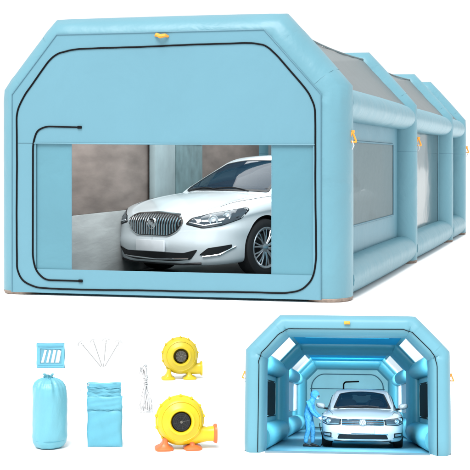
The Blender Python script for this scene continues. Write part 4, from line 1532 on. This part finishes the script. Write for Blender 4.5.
# ------------------------------------------------------------------ air blowers
def blower(label, x, y, R, zc, feet_m, mouth_m, body_m, guard_m, guard_r, nz, nx_mouth, mouth_r):
    loc = floor_px(x, y)
    root = thing('air_blower', label, 'blower', loc, radians(7), 'air blowers')
    # two half shells with a bolted flange between
    bm = bmesh.new()
    dpt = 0.058
    prof = [(R * 0.40, -dpt - 0.004), (R * 0.44, -dpt - 0.012), (R * 0.52, -dpt - 0.012), (R * 0.57, -dpt - 0.004), (R * 0.74, -dpt + 0.002), (R * 0.86, -dpt + 0.014), (R * 0.94, -dpt + 0.034), (R * 0.955, -0.009),
            (R * 1.0, -0.007), (R * 1.0, 0.007), (R * 0.955, 0.009), (R * 0.94, dpt - 0.034), (R * 0.86, dpt - 0.014), (R * 0.7, dpt), (0, dpt)]
    # snail shape: radius grows towards the outlet
    n = 72
    rings = []
    for r, h in prof:
        if r == 0:
            rings.append([bm.verts.new((0, h, zc))])
            continue
        ring = []
        for k in range(n):
            a = 2 * pi * k / n
            g = 1.0
            if r > R * 0.6:
                u = ((a - radians(-20)) % (2 * pi)) / (2 * pi)      # 0 just above the outlet, growing round
                g = 0.955 + 0.075 * u
                if u > 0.97:
                    g = 1.03 - (u - 0.97) / 0.03 * 0.075
            ring.append(bm.verts.new((r * g * cos(a), h, zc + r * g * sin(a))))
        rings.append(ring)
    for A, B in zip(rings, rings[1:]):
        for k in range(n):
            k2 = (k + 1) % n
            if len(B) == 1:
                bm.faces.new((A[k], A[k2], B[0]))
            else:
                bm.faces.new((A[k], A[k2], B[k2], B[k]))
    cs = obj('casing', bm, body_m, root, angle=45)
    # bolt ears round the flange
    for k in range(9):
        a = radians(8 + k * 27)
        u = ((a - radians(-20)) % (2 * pi)) / (2 * pi)
        g = 0.955 + 0.075 * u
        bm = bmesh.new()
        c = Vector((R * g * 0.995 * cos(a), 0, zc + R * g * 0.995 * sin(a)))
        lathe(bm, [(0, -0.013), (0.0055, -0.013), (0.0065, -0.011), (0.0065, 0.011), (0.0055, 0.013), (0, 0.013)], 14, 'Y', c)
        obj('bolt_ear', bm, body_m, cs)
    # intake: dark bowl with guard rings
    bm = bmesh.new()
    lathe(bm, [(guard_r * 1.02, -dpt - 0.010), (guard_r * 0.98, -dpt + 0.004), (guard_r * 0.5, -dpt + 0.010), (0, -dpt + 0.010)], 48, 'Y', (0, 0, zc))
    ib = obj('intake', bm, guard_m, root)
    bm = bmesh.new()
    for rr in (0.35, 0.55, 0.75, 0.95):
        tube(bm, [Vector((guard_r * rr * cos(2 * pi * k / 40), -dpt - 0.010 - 0.004 * (1 - rr), zc + guard_r * rr * sin(2 * pi * k / 40))) for k in range(40)], 0.0012, 5, closed=True)
    for k in range(8):
        a = 2 * pi * k / 8 + 0.2
        tube(bm, [(0.14 * guard_r * cos(a), -dpt - 0.015, zc + 0.14 * guard_r * sin(a)), (guard_r * 0.98 * cos(a), -dpt - 0.010, zc + guard_r * 0.98 * sin(a))], 0.0012, 5)
    obj('guard', bm, guard_m, ib)
    bm = bmesh.new()
    lathe(bm, [(0, -dpt - 0.020), (guard_r * 0.13, -dpt - 0.019), (guard_r * 0.16, -dpt - 0.014), (guard_r * 0.16, -dpt - 0.008), (0, -dpt - 0.008)], 20, 'Y', (0, 0, zc))
    obj('hub', bm, M['guard'], ib)
    # raised ring round the intake
    bm = bmesh.new()
    for rr in (0.62, 0.78):
        tube(bm, [Vector((R * rr * cos(2 * pi * k / 48), -dpt + (0.0 if rr < 0.7 else 0.004), zc + R * rr * sin(2 * pi * k / 48))) for k in range(48)], 0.0022, 6, closed=True)
    obj('moulded_ring', bm, body_m, cs)
    # outlet
    se = superell(2.6, 32)
    x0 = R * 0.10
    rings = []
    for f, ry, rz_, z in ((0.0, 0.044, R * 0.40, zc - R * 0.585), (0.35, 0.042, R * 0.39, zc - R * 0.60 + (nz - zc + R * 0.60) * 0.3), (0.7, 0.036, mouth_r * 0.76, nz - 0.002), (0.88, 0.037, mouth_r * 0.80, nz), (0.93, 0.040, mouth_r * 0.88, nz)):
        X = x0 + (nx_mouth - x0) * f
        rings.append([Vector((X, ry * q[0], z + rz_ * q[1])) for q in se])
    bm = bmesh.new()
    loft(bm, rings)
    ol = obj('outlet', bm, body_m, root)
    bm = bmesh.new()
    rings = []
    for f, k in ((0.90, 0.90), (0.935, 1.0), (0.985, 1.04), (1.0, 1.02), (1.0, 0.86), (0.95, 0.78)):
        X = x0 + (nx_mouth - x0) * f
        rings.append([Vector((X, 0.046 * k * q[0], nz + mouth_r * k * q[1])) for q in se])
    loft(bm, rings)
    obj('mouth_rim', bm, mouth_m, ol)
    # feet
    for fx in (-0.66, 0.50):
        bm = bmesh.new()
        cx = R * fx
        zt = zc - R * (0.78 if fx < 0 else 0.88)
        rings = []
        for z, hx, hy in ((0.0, R * 0.36, 0.062), (0.008, R * 0.37, 0.064), (0.014, R * 0.33, 0.058), (0.022, R * 0.20, 0.046), (zt * 0.7, R * 0.12, 0.040), (zt + 0.012, R * 0.10, 0.034)):
            rings.append([Vector((cx + (0.25 * R * (1 if fx > 0 else 1) * (z / max(zt, .01)) * (0.2 if fx < 0 else -0.2)) + hx * q[0], hy * q[1], z)) for q in superell(4, 24)])
        loft(bm, rings)
        obj('foot', bm, feet_m, root)
    return root

blower('smaller looking yellow air blower with yellow feet and grey intake, farther back', 180.3, 378.8, 0.127, 0.163, M['yellow_dark'], M['yellow_dark'], M['yellow_dark'], M['guard'], 0.037, 0.070, 0.150, 0.048)
blower('yellow air blower with orange feet, orange outlet rim and black intake', 180.3, 448.8, 0.130, 0.152, M['orange_p'], M['orange_p'], M['yellow'], M['guard_black'], 0.046, 0.076, 0.190, 0.048)

# ------------------------------------------------------------------ carry bag
def carry_bag():
    loc = floor_px(49, 447.5)
    root = thing('carry_bag', 'plump turquoise drawstring carry bag standing upright on the white ground', 'bag', loc)
    R, Hh = 0.090, 0.345
    prof = [(0.0, 0.0), (0.040, 0.0), (0.060, 0.003), (0.075, 0.012), (0.085, 0.030), (0.0895, 0.06), (0.0895, 0.12), (0.089, 0.18), (0.0885, 0.24), (0.087, 0.285), (0.081, 0.318), (0.068, 0.342), (0.050, 0.356), (0.032, 0.363), (0.020, 0.368)]
    n = 96
    bm = bmesh.new()
    rings = []
    rnd = random.Random(3)
    ph = [rnd.uniform(0, 6.28) for _ in range(8)]
    # dense profile
    dp = []
    for (r0, z0), (r1, z1) in zip(prof, prof[1:]):
        for j in range(4):
            dp.append((r0 + (r1 - r0) * j / 4, z0 + (z1 - z0) * j / 4))
    dp.append(prof[-1])
    for r, z in dp:
        if r < 1e-6:
            rings.append([bm.verts.new((0, 0, z))])
            continue
        ring = []
        for k in range(n):
            a = 2 * pi * k / n
            g = max(0, (z - 0.26) / 0.11)
            w = 0.0010 * sin(3 * a + ph[0] + z * 20) + 0.0007 * sin(7 * a + ph[1] - z * 34) + 0.0004 * sin(z * 95 + 2 * a + ph[2])
            fold = g * (0.0050 * sin(11 * a + ph[3]) + 0.004 * sin(17 * a + ph[4]))
            low = 0.0016 * sin(9 * a + ph[5]) * max(0, 1 - z / 0.06)
            rr = r + (w + fold + low) * min(1, r / 0.03)
            # slightly square, leaning outline
            sq = 1 + 0.02 * cos(4 * a)
            ring.append(bm.verts.new((rr * sq * cos(a) + 0.006 * sin(z * 9), rr * sq * sin(a), z)))
        rings.append(ring)
    for A, B in zip(rings, rings[1:]):
        for k in range(n):
            k2 = (k + 1) % n
            if len(A) == 1:
                bm.faces.new((A[0], B[k2], B[k]))
            else:
                bm.faces.new((A[k], A[k2], B[k2], B[k]))
    sk = obj('sack', bm, M['bag'], root, angle=70)
    # ruffle above the drawstring
    bm = bmesh.new()
    rings = []
    for z, r in ((0.362, 0.020), (0.368, 0.018), (0.374, 0.022), (0.380, 0.026)):
        rings.append([bm.verts.new((r * (1 + (0.22 if z > 0.37 else 0.1) * sin(7 * 2 * pi * k / 56)) * cos(2 * pi * k / 56) - 0.004, r * (1 + 0.2 * sin(7 * 2 * pi * k / 56)) * sin(2 * pi * k / 56), z + 0.006 * sin(3 * 2 * pi * k / 56) * (z > 0.37))) for k in range(56)])
    for A, B in zip(rings, rings[1:]):
        for k in range(56):
            bm.faces.new((A[k], A[(k + 1) % 56], B[(k + 1) % 56], B[k]))
    obj('ruffle', bm, M['bag'], root)
    bm = bmesh.new()
    tube(bm, [Vector((0.022 * cos(2 * pi * k / 24) - 0.002, 0.022 * sin(2 * pi * k / 24), 0.366)) for k in range(24)], 0.003, 6, closed=True)
    tube(bm, [(0.0, -0.024, 0.366), (0.014, -0.045, 0.358), (0.022, -0.066, 0.345)], 0.0022, 6)
    obj('drawstring', bm, M['bagdark'], root)
    # seam where the round bottom is sewn on
    bm = bmesh.new()
    tube(bm, [Vector((0.0024 + 0.0862 * (1 + 0.02 * cos(4 * 2 * pi * k / 64)) * cos(2 * pi * k / 64), 0.0868 * (1 + 0.02 * cos(4 * 2 * pi * k / 64)) * sin(2 * pi * k / 64), 0.045)) for k in range(64)], 0.0016, 5, closed=True)
    obj('seam', bm, M['bagdark'], root)
carry_bag()

# ------------------------------------------------------------------ flat cloth bag with folds
def cloth_sheet(bm, w, h, th, seed, x0=0.0, z0=0.0, y0=0.0, nx=22, nz=30, amp=0.002, shear=0.0):
    rnd = random.Random(seed)
    ph = [rnd.uniform(0, 6.28) for _ in range(6)]
    front, back = [], []
    for i in range(nx + 1):
        fr_, bk_ = [], []
        for j in range(nz + 1):
            u, v = i / nx, j / nz
            e = min(1, min(u, 1 - u) * 9) * min(1, min(v, 1 - v) * 9)
            x = x0 + (u - 0.5) * w + 0.0015 * sin(v * 9 + ph[0]) + shear * v
            z = z0 + v * h + 0.0012 * sin(u * 8 + ph[1]) * (v > 0.02)
            b = th * 0.5 * (0.35 + 0.65 * sqrt(max(0, e)))
            r = amp * (sin(u * 11 + v * 5 + ph[2]) + 0.7 * sin(v * 17 - u * 6 + ph[3]) + 0.5 * sin(u * 25 + ph[4] + v * 9)) * e
            fr_.append(bm.verts.new((x, y0 - b + r, z)))
            bk_.append(bm.verts.new((x, y0 + b, z)))
        front.append(fr_); back.append(bk_)
    for i in range(nx):
        for j in range(nz):
            bm.faces.new((front[i][j], front[i + 1][j], front[i + 1][j + 1], front[i][j + 1]))
            bm.faces.new((back[i][j], back[i][j + 1], back[i + 1][j + 1], back[i + 1][j]))
    for j in range(nz):
        bm.faces.new((front[0][j], front[0][j + 1], back[0][j + 1], back[0][j]))
        bm.faces.new((front[nx][j], back[nx][j], back[nx][j + 1], front[nx][j + 1]))
    for i in range(nx):
        bm.faces.new((front[i][0], back[i][0], back[i + 1][0], front[i + 1][0]))
        bm.faces.new((front[i][nz], front[i + 1][nz], back[i + 1][nz], back[i][nz]))

def flat_bag():
    loc = floor_px(104.7, 446.8)
    root = thing('cloth_bag', 'flat turquoise cloth bag with two folds and a corner drawstring beside the plump bag', 'bag', loc)
    bm = bmesh.new()
    cloth_sheet(bm, 0.182, 0.200, 0.030, 1, 0, 0, 0)
    obj('lower_body', bm, M['bagflat'], root, angle=60)
    bm = bmesh.new()
    cloth_sheet(bm, 0.184, 0.075, 0.022, 2, 0.0, 0.192, -0.006, nz=12)
    obj('middle_fold', bm, M['bagflat'], root, angle=60)
    bm = bmesh.new()
    cloth_sheet(bm, 0.176, 0.048, 0.018, 3, -0.003, 0.262, 0.0, nz=10)
    obj('upper_fold', bm, M['bagflat'], root, angle=60)
    bm = bmesh.new()
    cloth_sheet(bm, 0.178, 0.032, 0.016, 4, -0.004, 0.304, 0.002, nz=8, amp=0.001)
    tp = obj('top_hem', bm, M['bagflat'], root, angle=60)
    for z, m_, dx in ((0.196, 0.086, 0), (0.266, 0.087, 0), (0.290, 0.085, 0.0), (0.308, 0.085, -0.003)):
        bm = bmesh.new()
        tube(bm, [Vector((dx - m_ + 2 * m_ * k / 16, -0.0145 + 0.001 * sin(k) + (0.004 if z > 0.25 else 0), z + 0.003 * sin(k * 0.8 + z * 50))) for k in range(17)], 0.0022, 5)
        obj('hem', bm, M['bagdark'], root)
    bm = bmesh.new()
    tube(bm, [(-0.088, 0, 0.322), (-0.10, -0.004, 0.332), (-0.092, -0.008, 0.340), (-0.080, -0.006, 0.330), (-0.088, -0.006, 0.318)], 0.002, 6)
    tube(bm, [(-0.09, -0.004, 0.322), (-0.115, -0.008, 0.316), (-0.128, -0.008, 0.304)], 0.0018, 6)
    lathe(bm, [(0, 0), (0.005, 0.001), (0.006, 0.006), (0.005, 0.014), (0, 0.015)], 12, 'Z', (-0.13, -0.008, 0.292))
    obj('drawstring', bm, M['cord'], tp)
flat_bag()

# ------------------------------------------------------------------ repair pouch
def pouch():
    loc = floor_px(50.6, 368.0)
    root = thing('pouch', 'small square blue pouch with four white strips behind its clear window', 'pouch', loc)
    w, h = 0.203, 0.180
    bm = bmesh.new()
    cloth_sheet(bm, w, h, 0.014, 9, 0, 0, 0.004, amp=0.0008)
    bk = obj('back', bm, M['pouch'], root, angle=60)
    # raised frame
    bm = bmesh.new()
    o_ = [Vector((-w / 2 + 0.002, -0.012, 0.004)), Vector((w / 2 - 0.002, -0.012, 0.004)), Vector((w / 2 - 0.002, -0.012, h - 0.004)), Vector((-w / 2 + 0.002, -0.012, h - 0.004))]
    i_ = [Vector((-w / 2 + 0.026, -0.012, 0.034)), Vector((w / 2 - 0.022, -0.012, 0.034)), Vector((w / 2 - 0.022, -0.012, h - 0.042)), Vector((-w / 2 + 0.026, -0.012, h - 0.038))]
    slab(bm, [o_, i_], Vector((0, 0.006, 0)))
    obj('frame', bm, M['pouch'], root, smooth=False)
    bm = bmesh.new()
    tube(bm, [(-w / 2 + 0.012, -0.014, h - 0.022), (0, -0.015, h - 0.024), (w / 2 - 0.012, -0.014, h - 0.022)], 0.003, 6)
    tube(bm, [(-w / 2 + 0.010, -0.013, 0.022), (w / 2 - 0.010, -0.013, 0.022)], 0.0012, 5)
    obj('zip', bm, M['bagdark'], root)
    for k in range(4):
        bm = bmesh.new()
        x = -0.058 + k * 0.036
        lean = 0.022 - 0.003 * k
        ww = (0.010, 0.009, 0.012, 0.015)[k]
        q = [Vector((x - ww, -0.0085, 0.040)), Vector((x + ww * 0.8, -0.0085, 0.040)), Vector((x + lean + ww, -0.0085, h - 0.050 - 0.006 * (k % 2))), Vector((x + lean - ww * 0.6, -0.0085, h - 0.046))]
        slab(bm, [q], Vector((0, 0.003, 0)))
        obj('white_strip', bm, M['white'], root, smooth=False)
    bm = bmesh.new()
    g = [[bm.verts.new((-w / 2 + 0.024 + (w - 0.044) * i / 10, -0.0096 - 0.002 * sin(pi * i / 10) * sin(pi * j / 8), 0.032 + (h - 0.072) * j / 8)) for j in range(9)] for i in range(11)]
    for i in range(10):
        for j in range(8):
            bm.faces.new((g[i][j], g[i + 1][j], g[i + 1][j + 1], g[i][j + 1]))
    obj('clear_window', bm, M['pouchwin'], root)
pouch()

# ------------------------------------------------------------------ ground pegs
tip = floor_px(103, 367.2)
pg = (367.2 - HY) / CH
for (hx, hy, lab) in ((82.5, 342.5, 'silver ground peg leaning farthest left of the fan beside the pouch'),
                      (94.0, 340.5, 'silver ground peg leaning slightly left, second in the fan'),
                      (105.8, 340.0, 'silver ground peg standing nearly upright, third in the fan'),
                      (117.5, 342.5, 'silver ground peg leaning right towards the yellow blower')):
    dx, dz = (hx - 103) / pg, (367.2 - hy) / pg
    root = thing('ground_peg', lab, 'peg', tip + Vector(((hx - 101) * 0.0006, (hx - 100) * 0.0006, 0)), 0, 'ground pegs standing in a fan')
    d = Vector((dx, 0, dz))
    L = d.length
    d.normalize()
    q = Vector((d.z, 0, -d.x))
    bm = bmesh.new()
    tube(bm, [Vector((0, 0, 0)), d * 0.012, d * (L * 0.5), d * L], 0.0028, 8, rads=[0.0008, 0.0038, 0.0040, 0.0040])
    obj('shaft', bm, M['peg'], root)
    bm = bmesh.new()
    lathe(bm, [(0, -0.003), (0.010, -0.003), (0.012, 0.0), (0.010, 0.003), (0, 0.004)], 18, 'Z')
    R_ = Vector((0, 0, 1)).rotation_difference(d).to_matrix()
    for v in bm.verts:
        v.co = R_ @ v.co + d * (L - 0.02)
    obj('washer', bm, M['peghead'], root)
    bm = bmesh.new()
    c = d * L
    tube(bm, [c - q * 0.030 - d * 0.010, c - q * 0.024 + d * 0.004, c - q * 0.010 + d * 0.012, c + q * 0.008 + d * 0.012, c + q * 0.026 + d * 0.004], 0.007, 8, rads=[0.005, 0.0075, 0.009, 0.008, 0.005])
    obj('hook', bm, M['peghead'], root)

# ------------------------------------------------------------------ hank of white rope
def rope():
    loc = floor_px(146, 412.6)
    s = (412.6 - HY) / CH            # picture units per metre here
    root = thing('rope_hank', 'loose hank of thin white rope bound at its neck, standing beside the yellow blowers', 'rope', loc)
    rnd = random.Random(11)
    def pt(x, y, dy=0.0):
        return Vector(((x - 146) / s, dy, (412.6 - y) / s + 0.003))
    bm = bmesh.new()
    for k in range(9):
        u = k / 8
        yy = rnd.uniform(-0.02, 0.02)
        a = [pt(145.5 + rnd.uniform(-1, 1), 378, yy), pt(140.5 + rnd.uniform(-1.5, 2.5), 371 + rnd.uniform(-2, 3), yy * 1.3), pt(139.5 + u * 4, 366.5 + rnd.uniform(-0.5, 2), yy), pt(143.5 + u * 3.5, 366 + rnd.uniform(0, 3), -yy),
             pt(146 + rnd.uniform(-0.8, 0.8), 377, -yy), pt(145 + rnd.uniform(-1.2, 1.5), 386, yy), pt(142 + 8 * u + rnd.uniform(-2, 1.5), 397, yy * 1.5), pt(138 + 14 * u, 408 + rnd.uniform(-3, 2.5), yy * 1.6),
             pt(140 + 12 * u, 411.8 - rnd.uniform(0, 2.5), -yy), pt(144.5 + 5 * u, 402 + rnd.uniform(-3, 3), -yy * 1.3), pt(146 + rnd.uniform(-1.5, 1.5), 390, -yy)]
        # closed smooth loop
        cl = []
        N = len(a)
        for i in range(N):
            p0, p1, p2, p3 = a[i - 1], a[i], a[(i + 1) % N], a[(i + 2) % N]
            for j in range(5):
                t = j / 5
                cl.append(0.5 * ((2 * p1) + (p2 - p0) * t + (2 * p0 - 5 * p1 + 4 * p2 - p3) * t * t + (3 * p1 - p0 - 3 * p2 + p3) * t ** 3))
        tube(bm, cl, 0.0036, 6, closed=True)
    obj('loops', bm, M['cord'], root)
    bm = bmesh.new()
    for k in range(6):
        z = 377 + k * 1.6
        c = pt(145.6, z)
        tube(bm, [c + Vector((0.012 * cos(2 * pi * j / 20), 0.022 * sin(2 * pi * j / 20), 0.003 * sin(2 * pi * j / 20 + k))) for j in range(20)], 0.003, 6, closed=True)
    obj('binding', bm, M['cord'], root)
    bm = bmesh.new()
    tail = [pt(147, 388), pt(149.5, 393, -0.02), pt(152, 399, -0.02), pt(155.5, 404.5, -0.015), pt(154, 407, -0.01), pt(151, 403, -0.012), pt(149, 407, -0.01)]
    tube(bm, [Vector(p) for p in catmull(tail, 5)], 0.0028, 6)
    obj('tail', bm, M['cord'], root)
rope()
